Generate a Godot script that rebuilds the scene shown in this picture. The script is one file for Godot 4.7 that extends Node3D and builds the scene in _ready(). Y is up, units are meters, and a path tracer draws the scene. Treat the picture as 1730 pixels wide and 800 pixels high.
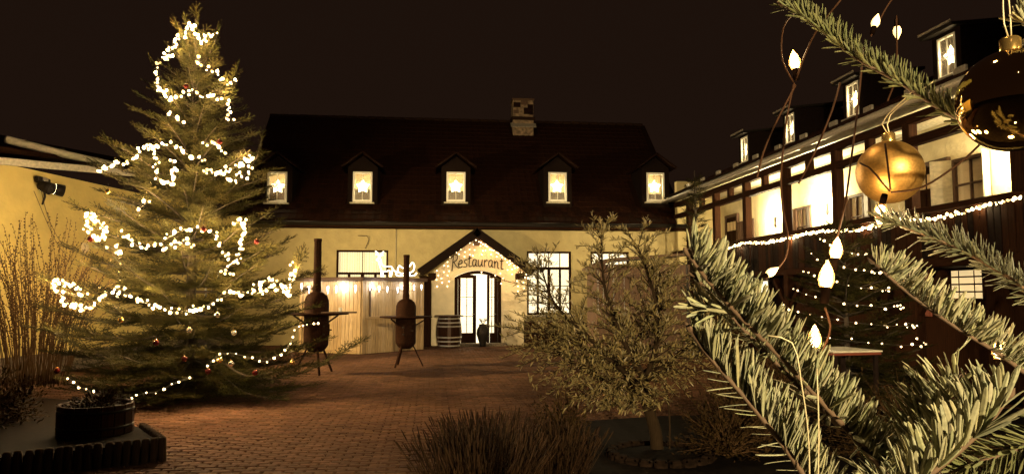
extends Node3D

# ---------------------------------------------------------------- helpers
var rng := RandomNumberGenerator.new()
var taken := {}
var M := {}
var T := {}

func V(x, y, z) -> Vector3:
	return Vector3(x, y, z)

func rf(a, b) -> float:
	return rng.randf_range(a, b)

func numbered(called: String, parent: Node) -> String:
	var key := str(parent.get_instance_id()) + "/" + called
	var n: int = taken.get(key, 0)
	taken[key] = n + 1
	return called if n == 0 else "%s_%03d" % [called, n]

func put(node: Node3D, called: String, parent: Node = null) -> Node3D:
	var p: Node = parent if parent else self
	node.name = numbered(called, p)
	p.add_child(node, true)
	return node

func obj(called: String, mesh, m, parent: Node = null, at := Transform3D()) -> MeshInstance3D:
	var o := MeshInstance3D.new()
	o.mesh = mesh.commit() if mesh is SurfaceTool else mesh
	o.material_override = m
	o.transform = at
	put(o, called, parent)
	return o

func tag(o: Node, label: String, category: String, group := "") -> Node:
	o.set_meta("label", label)
	o.set_meta("category", category)
	if group != "":
		o.set_meta("group", group)
	return o

func thing(called: String, label: String, category: String, at := Vector3.ZERO, group := "", turn := 0.0) -> Node3D:
	var o := Node3D.new()
	put(o, called)
	o.position = at
	o.rotation.y = turn
	tag(o, label, category, group)
	return o

func struct(o: Node) -> Node:
	o.set_meta("kind", "structure")
	return o

func stuff(o: Node) -> Node:
	o.set_meta("kind", "stuff")
	return o

func begin(smooth := false) -> SurfaceTool:
	var s := SurfaceTool.new()
	s.begin(Mesh.PRIMITIVE_TRIANGLES)
	s.set_smooth_group(0 if smooth else -1)
	return s

func tri(s: SurfaceTool, a: Vector3, b: Vector3, c: Vector3):
	s.add_vertex(a); s.add_vertex(b); s.add_vertex(c)

func quad(s: SurfaceTool, a: Vector3, b: Vector3, c: Vector3, d: Vector3):   # clockwise from outside
	tri(s, a, b, c); tri(s, a, c, d)

func box(s: SurfaceTool, c: Vector3, size: Vector3, b := Basis()):
	var h := size * 0.5
	for ax in 3:
		for sg in [-1.0, 1.0]:
			var n := Vector3.ZERO; n[ax] = sg
			var u := Vector3.ZERO; u[(ax + 1) % 3] = 1.0
			var v: Vector3 = n.cross(u)
			var f := func(p: float, q: float) -> Vector3: return c + b * ((n + u * p + v * q) * h)
			quad(s, f.call(-1.0, -1.0), f.call(-1.0, 1.0), f.call(1.0, 1.0), f.call(1.0, -1.0))

# a box with chamfered edges along its four long sides (axis 0, 1 or 2) and its ends
func cbox(s: SurfaceTool, c: Vector3, size: Vector3, ch := 0.01, b := Basis()):
	var h := size * 0.5
	var k := minf(ch, minf(h.x, minf(h.y, h.z)) * 0.6)
	for ax in 3:
		for sg in [-1.0, 1.0]:
			var i := (ax + 1) % 3
			var j := (ax + 2) % 3
			var u := Vector3.ZERO; u[i] = h[i] - k
			var v := Vector3.ZERO; v[j] = h[j] - k
			var n := Vector3.ZERO; n[ax] = sg * h[ax]
			if sg < 0: v = -v
			quad(s, c + b * (n - u - v), c + b * (n - u + v), c + b * (n + u + v), c + b * (n + u - v))
	for ax in 3:
		var i := (ax + 1) % 3
		var j := (ax + 2) % 3
		for si in [-1.0, 1.0]:
			for sj in [-1.0, 1.0]:
				var a1 := Vector3.ZERO; a1[i] = si * h[i]; a1[j] = sj * (h[j] - k)
				var a2 := Vector3.ZERO; a2[i] = si * (h[i] - k); a2[j] = sj * h[j]
				var w := Vector3.ZERO; w[ax] = h[ax] - k
				var p := [c + b * (a1 - w), c + b * (a1 + w), c + b * (a2 + w), c + b * (a2 - w)]
				if si * sj < 0: p.reverse()
				quad(s, p[3], p[2], p[1], p[0])

func frame_of(t: Vector3) -> Array:
	var up := Vector3.UP if absf(t.y) < 0.95 else Vector3.RIGHT
	var n := up.cross(t).normalized()
	return [n, t.cross(n).normalized()]

func tube(s: SurfaceTool, pts: Array, r0: float, r1: float, sides := 6, caps := true):
	var rings := []
	var n := pts.size()
	var nn := Vector3.ZERO
	for i in n:
		var t: Vector3 = (pts[mini(i + 1, n - 1)] - pts[maxi(i - 1, 0)]).normalized()
		if nn == Vector3.ZERO:
			nn = frame_of(t)[0]
		nn = (nn - t * nn.dot(t)).normalized()
		var bb := t.cross(nn)
		var r := lerpf(r0, r1, float(i) / (n - 1))
		var ring := []
		for k in sides:
			var a := TAU * k / sides
			ring.append(pts[i] + (nn * cos(a) + bb * sin(a)) * r)
		rings.append(ring)
	for i in n - 1:
		for k in sides:
			var q := (k + 1) % sides
			quad(s, rings[i][k], rings[i + 1][k], rings[i + 1][q], rings[i][q])
	if caps:
		for k in range(1, sides - 1):
			tri(s, rings[0][0], rings[0][k], rings[0][k + 1])
			tri(s, rings[n - 1][0], rings[n - 1][k + 1], rings[n - 1][k])

func lathe(s: SurfaceTool, prof: Array, seg := 16, at := Vector3.ZERO):   # prof: [r, y] upwards
	for i in prof.size() - 1:
		for k in seg:
			var a := TAU * k / seg
			var b := TAU * (k + 1) / seg
			var f := func(j: int, g: float) -> Vector3: return at + Vector3(prof[j][0] * cos(g), prof[j][1], -prof[j][0] * sin(g))
			quad(s, f.call(i, a), f.call(i + 1, a), f.call(i + 1, b), f.call(i, b))

func prism(s: SurfaceTool, poly: PackedVector2Array, z0: float, z1: float):   # outline in x, y; z1 > z0
	var idx := Geometry2D.triangulate_polygon(poly)
	var cw := Geometry2D.is_polygon_clockwise(poly)
	for i in range(0, idx.size(), 3):
		var p := [poly[idx[i]], poly[idx[i + 1]], poly[idx[i + 2]]]
		if (p[1] - p[0]).cross(p[2] - p[0]) > 0: p = [p[0], p[2], p[1]]
		tri(s, V(p[0].x, p[0].y, z1), V(p[1].x, p[1].y, z1), V(p[2].x, p[2].y, z1))
		tri(s, V(p[0].x, p[0].y, z0), V(p[2].x, p[2].y, z0), V(p[1].x, p[1].y, z0))
	var n := poly.size()
	for i in n:
		var a := poly[i] if not cw else poly[(i + 1) % n]
		var b := poly[(i + 1) % n] if not cw else poly[i]
		quad(s, V(a.x, a.y, z0), V(a.x, a.y, z1), V(b.x, b.y, z1), V(b.x, b.y, z0))

func done(s: SurfaceTool) -> ArrayMesh:
	s.generate_normals()
	return s.commit()

func bmesh(c: Vector3, size: Vector3, ch := 0.0, b := Basis()) -> ArrayMesh:
	var s := begin()
	if ch > 0.0: cbox(s, c, size, ch, b)
	else: box(s, c, size, b)
	return done(s)

func tmesh(pts: Array, r0: float, r1: float, sides := 6) -> ArrayMesh:
	var s := begin(true)
	tube(s, pts, r0, r1, sides)
	return done(s)

func lmesh(prof: Array, seg := 16, smooth := true) -> ArrayMesh:
	var s := begin(smooth)
	lathe(s, prof, seg)
	return done(s)

func beam(a: Vector3, b: Vector3, w: float, h: float, ch := 0.012) -> ArrayMesh:
	var t := (b - a).normalized()
	var f := frame_of(t)
	return bmesh((a + b) * 0.5, V(w, h, a.distance_to(b)), ch, Basis(f[0], f[1], t))

func smoothed(pts: Array, step: float) -> Array:
	var c := Curve3D.new()
	var n := pts.size()
	for i in n:
		var d: Vector3 = (pts[mini(i + 1, n - 1)] - pts[maxi(i - 1, 0)]) / 6.0
		c.add_point(pts[i], -d, d)
	c.bake_interval = step * 0.5
	var out := []
	var len := c.get_baked_length()
	var k := maxi(2, int(len / step))
	for i in k + 1:
		out.append(c.sample_baked(len * i / k, true))
	return out

func many(called: String, mesh: Mesh, m, list: Array, colors: Array, parent: Node = null) -> Node:
	var mm := MultiMesh.new()
	mm.transform_format = MultiMesh.TRANSFORM_3D
	mm.use_colors = colors.size() > 0
	mm.mesh = mesh
	mm.instance_count = list.size()
	for i in list.size():
		mm.set_instance_transform(i, list[i])
		if colors.size() > 0: mm.set_instance_color(i, colors[i])
	var o := MultiMeshInstance3D.new()
	o.multimesh = mm
	o.material_override = m
	put(o, called, parent)
	stuff(o)
	return o

# ---------------------------------------------------------------- textures and materials
func noise_tex(size: int, freq: float, lo: float, hi: float, octaves := 4, sx := 1.0, sy := 1.0, seed_ := 1) -> ImageTexture:
	var n := FastNoiseLite.new()
	n.seed = seed_; n.frequency = freq; n.fractal_octaves = octaves
	n.noise_type = FastNoiseLite.TYPE_SIMPLEX_SMOOTH
	var im := Image.create(size, size, true, Image.FORMAT_RGB8)
	for y in size:
		for x in size:
			# seamless: blend of the four wrapped copies
			var fx := float(x) / size
			var fy := float(y) / size
			var a := n.get_noise_2d(x * sx, y * sy)
			var b := n.get_noise_2d((x - size) * sx, y * sy)
			var c := n.get_noise_2d(x * sx, (y - size) * sy)
			var d := n.get_noise_2d((x - size) * sx, (y - size) * sy)
			var v := lerpf(lerpf(a, b, fx), lerpf(c, d, fx), fy)
			v = clampf(0.5 + v * 0.9, 0.0, 1.0)
			var g := lerpf(lo, hi, v)
			im.set_pixel(x, y, Color(g, g, g))
	im.generate_mipmaps()
	return ImageTexture.create_from_image(im)

func bump_of(t: ImageTexture, k: float) -> ImageTexture:
	var im := t.get_image()
	im.clear_mipmaps()
	im.convert(Image.FORMAT_RGBA8)
	im.bump_map_to_normal_map(k)
	return ImageTexture.create_from_image(im)

func mat(r: float, g: float, b: float, rough := 0.85, tex = null, sc := 1.0, metal := 0.0, bump = null, world := true) -> StandardMaterial3D:
	var m := StandardMaterial3D.new()
	m.albedo_color = Color(r, g, b).linear_to_srgb()
	m.roughness = rough
	m.metallic = metal
	if tex:
		m.albedo_texture = tex
		m.uv1_triplanar = true
		m.uv1_world_triplanar = world
		m.uv1_scale = Vector3.ONE * sc
		if bump:
			m.normal_enabled = true
			m.normal_texture = bump
			m.normal_scale = 0.25
	return m

func glow(r: float, g: float, b: float, e: float) -> StandardMaterial3D:
	var m := StandardMaterial3D.new()
	m.albedo_color = Color(0.8, 0.75, 0.65)
	m.emission_enabled = true
	m.emission = Color(r, g, b).linear_to_srgb()
	m.emission_energy_multiplier = e
	return m

func materials():
	T.mottle = noise_tex(256, 0.02, 0.72, 1.0, 5)
	T.plaster = noise_tex(512, 0.012, 0.90, 1.0, 6, 1.0, 1.0, 5)
	T.plaster_n = bump_of(noise_tex(256, 0.09, 0.0, 1.0, 4, 1, 1, 8), 3.0)
	T.grain_v = noise_tex(256, 0.05, 0.55, 1.0, 4, 2.2, 0.12, 3)
	T.grain_h = noise_tex(256, 0.05, 0.55, 1.0, 4, 0.12, 2.2, 4)
	T.rust = noise_tex(256, 0.03, 0.45, 1.0, 5, 1, 1, 9)
	M.wall = mat(0.48, 0.385, 0.185, 0.95, T.plaster, 0.35, 0.0, T.plaster_n)
	M.wall_gallery = mat(0.76, 0.66, 0.42, 0.95, T.plaster, 0.35, 0.0, T.plaster_n)
	M.wall_old = mat(0.68, 0.52, 0.17, 0.95, T.plaster, 0.3, 0.0, T.plaster_n)
	M.wall_white = mat(0.80, 0.66, 0.43, 0.95, T.plaster, 0.4, 0.0, T.plaster_n)
	M.chimney = mat(0.36, 0.24, 0.14, 0.95, T.rust, 0.7)
	M.dark_wood = mat(0.036, 0.0135, 0.006, 0.7, T.grain_v, 1.2)
	M.dark_wood_h = mat(0.036, 0.0135, 0.006, 0.7, T.grain_h, 1.2)
	M.mid_wood = mat(0.105, 0.047, 0.02, 0.75, T.grain_v, 1.5)
	M.brown_board = mat(0.13, 0.06, 0.024, 0.75, T.grain_v, 1.5)
	M.pine = [mat(0.62, 0.41, 0.19, 0.6, T.grain_v, 1.4, 0, null, true), mat(0.54, 0.345, 0.15, 0.6, T.grain_v, 1.1), mat(0.66, 0.45, 0.23, 0.6, T.grain_v, 1.7)]
	M.pine_h = mat(0.58, 0.37, 0.16, 0.6, T.grain_h, 1.4)
	M.tile = mat(0.024, 0.009, 0.005, 0.75, T.mottle, 3.0)
	M.tile_b = mat(0.017, 0.007, 0.004, 0.75, T.mottle, 3.0)
	M.ridge = mat(0.028, 0.014, 0.009, 0.8, T.mottle, 2.0)
	M.white = mat(0.74, 0.70, 0.60, 0.5)
	M.cream = mat(0.70, 0.62, 0.45, 0.55, T.mottle, 2.0)
	M.metal_dark = mat(0.03, 0.024, 0.02, 0.5, T.mottle, 4.0, 0.4)
	M.rusty = mat(0.030, 0.0115, 0.0055, 0.75, T.rust, 2.5, 0.25)
	M.zinc = mat(0.42, 0.36, 0.28, 0.5, T.mottle, 3.0, 0.3)
	M.soil = mat(0.010, 0.006, 0.0035, 1.0, T.rust, 1.2)
	M.ground = mat(0.055, 0.04, 0.028, 1.0, T.mottle, 0.6)
	M.paver = mat(0.125, 0.064, 0.037, 0.85, T.mottle, 2.2)
	M.paver.vertex_color_use_as_albedo = true
	for dull in [M.soil, M.ground, M.paver]:
		dull.metallic_specular = 0.12
	M.stone = mat(0.22, 0.16, 0.10, 0.9, T.rust, 2.0)
	M.ring = mat(0.018, 0.010, 0.006, 0.95, T.rust, 2.0)
	M.slate = mat(0.012, 0.006, 0.004, 0.9, T.mottle, 2.0)
	M.slate.metallic_specular = 0.2
	M.log = mat(0.045, 0.026, 0.014, 0.9, T.grain_v, 3.0)
	M.bark = mat(0.07, 0.045, 0.026, 0.95, T.grain_v, 4.0)
	M.bark_olive = mat(0.03, 0.018, 0.009, 0.95, T.grain_v, 4.0)
	M.twig = mat(0.085, 0.045, 0.018, 0.8, T.mottle, 40.0)
	M.stem = mat(0.06, 0.032, 0.014, 0.9)
	M.needle = mat(0.029, 0.024, 0.007, 0.6)
	M.needle.vertex_color_use_as_albedo = true
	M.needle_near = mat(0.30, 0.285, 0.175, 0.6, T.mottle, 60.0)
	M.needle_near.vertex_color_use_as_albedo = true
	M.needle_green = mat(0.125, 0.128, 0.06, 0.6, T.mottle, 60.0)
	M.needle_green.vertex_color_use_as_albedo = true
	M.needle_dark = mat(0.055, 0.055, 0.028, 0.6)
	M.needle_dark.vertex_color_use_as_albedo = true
	for dull in [M.needle, M.needle_near, M.needle_green]:
		dull.metallic_specular = 0.12
	M.leaf = mat(0.15, 0.112, 0.042, 0.55)
	M.leaf.vertex_color_use_as_albedo = true
	M.leaf.backlight_enabled = true
	M.leaf.backlight = Color(0.25, 0.25, 0.12)
	M.leaf_dark = mat(0.028, 0.017, 0.007, 0.7)
	M.leaf_dark.vertex_color_use_as_albedo = true
	M.lavender = mat(0.032, 0.018, 0.0085, 0.8)
	M.lavender.vertex_color_use_as_albedo = true
	M.cord = mat(0.03, 0.022, 0.012, 0.6)
	M.wire_brown = mat(0.022, 0.010, 0.005, 0.55)
	M.tinsel = mat(0.34, 0.28, 0.16, 0.45, null, 1.0, 0.2)
	M.gold_matt = mat(0.42, 0.235, 0.06, 0.46, T.mottle, 60.0, 0.9)
	M.gold_shiny = mat(0.75, 0.50, 0.20, 0.04, null, 1.0, 1.0)
	M.gold_small = mat(0.85, 0.55, 0.18, 0.18, null, 1.0, 0.95)
	M.red_small = mat(0.10, 0.007, 0.004, 0.18, null, 1.0, 0.7)
	M.silver_small = mat(0.8, 0.75, 0.65, 0.15, null, 1.0, 0.95)
	M.red_paint = mat(0.25, 0.05, 0.02, 0.6, T.grain_h, 2.0)
	M.glass = mat(0.9, 0.85, 0.7, 0.03)
	M.glass.transparency = BaseMaterial3D.TRANSPARENCY_ALPHA
	M.glass.albedo_color.a = 0.12
	M.room = mat(0.55, 0.42, 0.24, 0.9)
	M.curtain = curtain_mat()
	M.pane_lit = glow(1.0, 0.86, 0.56, 1.9)
	M.pane_dim = glow(1.0, 0.72, 0.34, 0.8)
	M.bulb = glow(1.0, 0.74, 0.34, 16.0)
	M.bulb_dim = glow(1.0, 0.62, 0.2, 2.2)
	M.bulb_soft = glow(1.0, 0.70, 0.34, 7.0)
	M.bulb_white = glow(0.88, 0.94, 1.0, 6.0)
	M.bulb_net = glow(1.0, 0.66, 0.36, 14.0)
	M.bulb_big = glow(1.0, 0.72, 0.34, 20.0)
	M.bulb_shell = glow(1.0, 0.36, 0.07, 0.5)
	M.bulb_shell.albedo_color = Color(1.0, 0.8, 0.5, 0.3)
	M.bulb_shell.transparency = BaseMaterial3D.TRANSPARENCY_ALPHA
	M.bulb_shell.roughness = 0.05
	M.bulb_socket = mat(0.002, 0.001, 0.0006, 0.9)
	M.bulb_socket.metallic_specular = 0.03
	for dull in [M.rusty, M.dark_wood, M.dark_wood_h, M.tile, M.tile_b, M.ridge, M.metal_dark, M.ring, M.log, M.bark_olive, M.leaf_dark, M.lavender, M.wire_brown, M.stem]:
		dull.metallic_specular = 0.12
	M.star = glow(1.0, 0.80, 0.42, 10.0)
	M.lamp = glow(1.0, 0.84, 0.52, 14.0)
	M.rope = glow(1.0, 0.92, 0.72, 4.0)

func curtain_mat() -> StandardMaterial3D:
	var im := Image.create(256, 64, true, Image.FORMAT_RGB8)
	var n := FastNoiseLite.new()
	n.seed = 21; n.frequency = 0.06
	for x in 256:
		var v := 0.78 + 0.22 * sin(x * 0.42 + 2.5 * n.get_noise_1d(x * 1.7)) * (0.6 + 0.4 * n.get_noise_1d(x + 500.0))
		for y in 64:
			im.set_pixel(x, y, Color(v, v, v))
	im.generate_mipmaps()
	var m := StandardMaterial3D.new()
	m.albedo_color = Color(0.8, 0.76, 0.6)
	m.emission_enabled = true
	m.emission = Color(1.0, 0.84, 0.50).linear_to_srgb()
	m.emission_energy_multiplier = 1.5
	m.emission_texture = ImageTexture.create_from_image(im)
	m.emission_operator = BaseMaterial3D.EMISSION_OP_MULTIPLY
	m.uv1_triplanar = true
	m.uv1_world_triplanar = true
	m.uv1_scale = Vector3.ONE * 0.7
	return m

func omni(parent: Node, at: Vector3, e: float, c := Color(1.0, 0.70, 0.34), size := 0.02):
	var l := OmniLight3D.new()
	l.light_color = c.linear_to_srgb()
	l.light_energy = e
	l.light_size = size
	l.omni_range = 80.0
	l.omni_attenuation = 2.0
	l.shadow_enabled = true
	l.position = at
	l.name = numbered("light", parent)
	parent.add_child(l, true)

func area(parent: Node, at: Vector3, size: Vector2, e: float, turn: float, c := Color(1.0, 0.78, 0.45)):
	var l := AreaLight3D.new()
	l.area_size = size
	l.light_color = c.linear_to_srgb()
	l.light_energy = e
	l.area_range = 60.0
	l.area_attenuation = 2.0
	l.shadow_enabled = true
	l.position = at
	l.rotation.y = turn
	l.name = numbered("light", parent)
	parent.add_child(l, true)

# ---------------------------------------------------------------- the scene
func _ready():
	rng.seed = 20231
	var cam := Camera3D.new()
	cam.name = "camera"
	cam.fov = 35.49
	cam.near = 0.02
	cam.far = 400.0
	cam.position = V(0, 1.7, 0)
	cam.rotation_degrees = V(4.48, -6.3, 0)
	add_child(cam)
	cam.current = true
	var e := Environment.new()
	e.background_mode = Environment.BG_SKY
	var sk := ProceduralSkyMaterial.new()
	sk.sky_top_color = Color(0.106, 0.066, 0.044)
	sk.sky_horizon_color = Color(0.118, 0.073, 0.047)
	sk.sky_curve = 0.25
	sk.ground_bottom_color = Color(0.08, 0.05, 0.035)
	sk.ground_horizon_color = Color(0.11, 0.07, 0.045)
	sk.sun_angle_max = 1.0
	e.sky = Sky.new()
	e.sky.sky_material = sk
	e.tonemap_mode = Environment.TONE_MAPPER_LINEAR
	e.tonemap_exposure = 1.0
	e.sdfgi_enabled = true
	e.ssao_enabled = true
	e.ssil_enabled = true
	var we := WorldEnvironment.new()
	we.name = "environment"
	we.environment = e
	add_child(we)
	var moon := DirectionalLight3D.new()
	moon.name = "moonlight"
	moon.light_color = Color(1.0, 0.85, 0.7)
	moon.light_energy = 0.012
	moon.light_angular_distance = 0.5
	moon.rotation_degrees = V(-50, -25, 0)
	moon.shadow_enabled = true
	add_child(moon)
	materials()
	setting()
	restaurant()
	outbuilding()
	timber_house()
	lamps()
	market_hut()
	brown_hut()
	stoves()
	small_things()
	big_tree()
	right_fir()
	olive()
	plants()
	near_fir()

# ---------------------------------------------------------------- ground
func setting():
	var s := begin()
	quad(s, V(-300, -0.09, 300), V(-300, -0.09, -300), V(300, -0.09, -300), V(300, -0.09, 300))
	struct(obj("ground", done(s), M.ground))
	# soil beds
	s = begin()
	var bed := PackedVector2Array([Vector2(-0.2, 3.5), Vector2(-0.35, 5.6), Vector2(0.25, 7.0), Vector2(0.9, 8.6), Vector2(1.6, 9.7), Vector2(3.2, 10.1), Vector2(8.6, 10.2), Vector2(8.6, 1.0), Vector2(1.0, 1.0)])
	prism(s, bed, -0.06, 0.035)
	var o := obj("garden_bed_ground", done(s), M.soil, null, Transform3D(Basis(V(1, 0, 0), V(0, 0, -1), V(0, 1, 0)), Vector3.ZERO))
	struct(o)
	# paving: the nearest setts one by one, the rest together
	var pav := Node3D.new()
	put(pav, "pavement")
	struct(pav)
	var base := begin()
	box(base, V(0, -0.056, -16.5), V(24, 0.05, 25.0))
	obj("bedding", done(base), M.soil, pav)
	var meshes := []
	for k in 3:
		meshes.append(bmesh(V(0, -0.022, 0), V(0.192 - 0.004 * k, 0.05, 0.092 - 0.003 * k), 0.012))
	var stain := FastNoiseLite.new()
	stain.seed = 12; stain.frequency = 0.35; stain.fractal_octaves = 4
	var near := []
	var far := []
	var row := 0
	var z := -4.2
	while z > -26.0:
		var x := -9.2 + (0.1 if row % 2 else 0.0)
		while x < 9.2:
			var p := V(x + rf(-0.006, 0.006), rf(-0.005, 0.004), z + rf(-0.005, 0.005))
			var b := Basis.from_euler(V(rf(-0.03, 0.03), rf(-0.04, 0.04), rf(-0.022, 0.022)))
			var g := rf(0.6, 1.0) * clampf(0.92 + 0.55 * stain.get_noise_2d(x, z), 0.5, 1.15)
			var c := Color(g, g * rf(0.93, 1.0), g * rf(0.86, 1.0))
			if z < -6.9 and z > -9.6 and x > -2.7 and x < -0.2 and near.size() < 296:
				near.append([Transform3D(b, p), g])
			else:
				far.append([Transform3D(b, p), c])
			x += 0.2
		z -= 0.1
		row += 1
	var mats := []
	for k in 4:
		var mm: StandardMaterial3D = M.paver.duplicate()
		mm.vertex_color_use_as_albedo = false
		var g := 0.64 + 0.11 * k
		mm.albedo_color = Color(0.125 * g, 0.064 * g * 0.97, 0.037 * g * 0.94).linear_to_srgb()
		mats.append(mm)
	for i in near.size():
		obj("paver", meshes[i % 3], mats[clampi(int((near[i][1] - 0.5) * 8.0), 0, 3)], pav, near[i][0])
	var tr := []
	var co := []
	for f in far:
		tr.append(f[0]); co.append(f[1])
	many("pavers", meshes[0], M.paver, tr, co, pav)

# a wall in x, y with its outer face at z = 0, cut by rectangular openings [x0, y0, x1, y1]
func pierced(s: SurfaceTool, x0: float, y0: float, x1: float, y1: float, thick: float, holes: Array):
	var xs := [x0, x1]
	var ys := [y0, y1]
	for h in holes:
		xs.append_array([h[0], h[2]]); ys.append_array([h[1], h[3]])
	xs.sort(); ys.sort()
	for i in xs.size() - 1:
		if xs[i + 1] - xs[i] < 0.001: continue
		var run := -1.0
		for j in ys.size() - 1:
			if ys[j + 1] - ys[j] < 0.001: continue
			var cx: float = (xs[i] + xs[i + 1]) * 0.5
			var cy: float = (ys[j] + ys[j + 1]) * 0.5
			var open := false
			for h in holes:
				if cx > h[0] and cx < h[2] and cy > h[1] and cy < h[3]: open = true
			if not open:
				box(s, V(cx, cy, -thick * 0.5), V(xs[i + 1] - xs[i], ys[j + 1] - ys[j], thick))

# a framed window in x, y; local z = 0 is the outer face of the frame. cols and rows are where the bars stand
func sash(called: String, parent: Node, at: Transform3D, w: float, h: float, fw: float, fd: float, fm, bars_x: Array, bars_y: Array, bw: float, pane, curtain = null) -> Node3D:
	var s := begin()
	cbox(s, V(-w / 2 + fw / 2, 0, -fd / 2), V(fw, h, fd), 0.008)
	cbox(s, V(w / 2 - fw / 2, 0, -fd / 2), V(fw, h, fd), 0.008)
	cbox(s, V(0, h / 2 - fw / 2, -fd / 2), V(w - 2 * fw, fw, fd), 0.008)
	cbox(s, V(0, -h / 2 + fw / 2, -fd / 2), V(w - 2 * fw, fw, fd), 0.008)
	var f := obj(called, done(s), fm, parent, at)
	for x in bars_x:
		obj("glazing_bar", bmesh(V(x, 0, -fd / 2 - 0.004), V(bw, h - 2 * fw, fd * 0.7), 0.006), fm, f)
	for y in bars_y:
		obj("glazing_bar", bmesh(V(0, y, -fd / 2 - 0.002), V(w - 2 * fw, bw, fd * 0.6), 0.006), fm, f)
	var edges := [-w / 2 + fw]
	edges.append_array(bars_x)
	edges.append(w / 2 - fw)
	var ups := [-h / 2 + fw]
	ups.append_array(bars_y)
	ups.append(h / 2 - fw)
	for i in edges.size() - 1:
		for j in ups.size() - 1:
			obj("pane", bmesh(V((edges[i] + edges[i + 1]) / 2, (ups[j] + ups[j + 1]) / 2, -fd * 0.8), V(edges[i + 1] - edges[i] - bw * 0.4, ups[j + 1] - ups[j] - bw * 0.4, 0.006)), pane, f)
	if curtain:
		obj("lit_curtain_window", bmesh(V(0, 0, -fd - 0.12), V(w - 0.02, h - 0.02, 0.02)), curtain, f)
	return f

func tiles(parent: Node, origin: Vector3, u: Vector3, up: Vector3, len: float, rise: float, keep: int, skip: Callable):
	# flat interlocking clay tiles on a slope: u runs along the eave, up climbs the slope
	var n := u.cross(up).normalized()
	var s := begin()
	var w := 0.235
	var l := 0.36
	quad(s, V(-w / 2, -l / 2, 0.034), V(-w / 2, l / 2, 0.006), V(-w / 4, l / 2, 0.018), V(-w / 4, -l / 2, 0.046))
	quad(s, V(-w / 4, -l / 2, 0.046), V(-w / 4, l / 2, 0.018), V(w / 6, l / 2, 0.004), V(w / 6, -l / 2, 0.032))
	quad(s, V(w / 6, -l / 2, 0.032), V(w / 6, l / 2, 0.004), V(w / 2, l / 2, 0.01), V(w / 2, -l / 2, 0.038))
	quad(s, V(-w / 2, -l / 2, 0.0), V(-w / 2, -l / 2, 0.034), V(-w / 4, -l / 2, 0.046), V(-w / 4, -l / 2, 0.0))
	quad(s, V(-w / 4, -l / 2, 0.0), V(-w / 4, -l / 2, 0.046), V(w / 6, -l / 2, 0.032), V(w / 6, -l / 2, 0.0))
	quad(s, V(w / 6, -l / 2, 0.0), V(w / 6, -l / 2, 0.032), V(w / 2, -l / 2, 0.038), V(w / 2, -l / 2, 0.0))
	var mesh := done(s)
	var rest := []
	var b := Basis(u, up, n)
	var rows := int(rise / 0.30)
	var cols := int(len / 0.24)
	var count := 0
	for r in rows:
		for c in cols:
			var p := origin + u * (0.12 + c * 0.24) + up * (0.14 + r * 0.30) + n * rf(0.0, 0.006)
			if skip.call(p): continue
			var t := Transform3D(b * Basis.from_euler(V(rf(-0.012, 0.012), 0, rf(-0.012, 0.012))), p)
			if count < keep:
				obj("tile", mesh, M.tile if rng.randf() < 0.6 else M.tile_b, parent, t)
				count += 1
			else:
				rest.append(t)
	if rest.size() > 0:
		many("tiles", mesh, M.tile, rest, [], parent)

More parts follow.
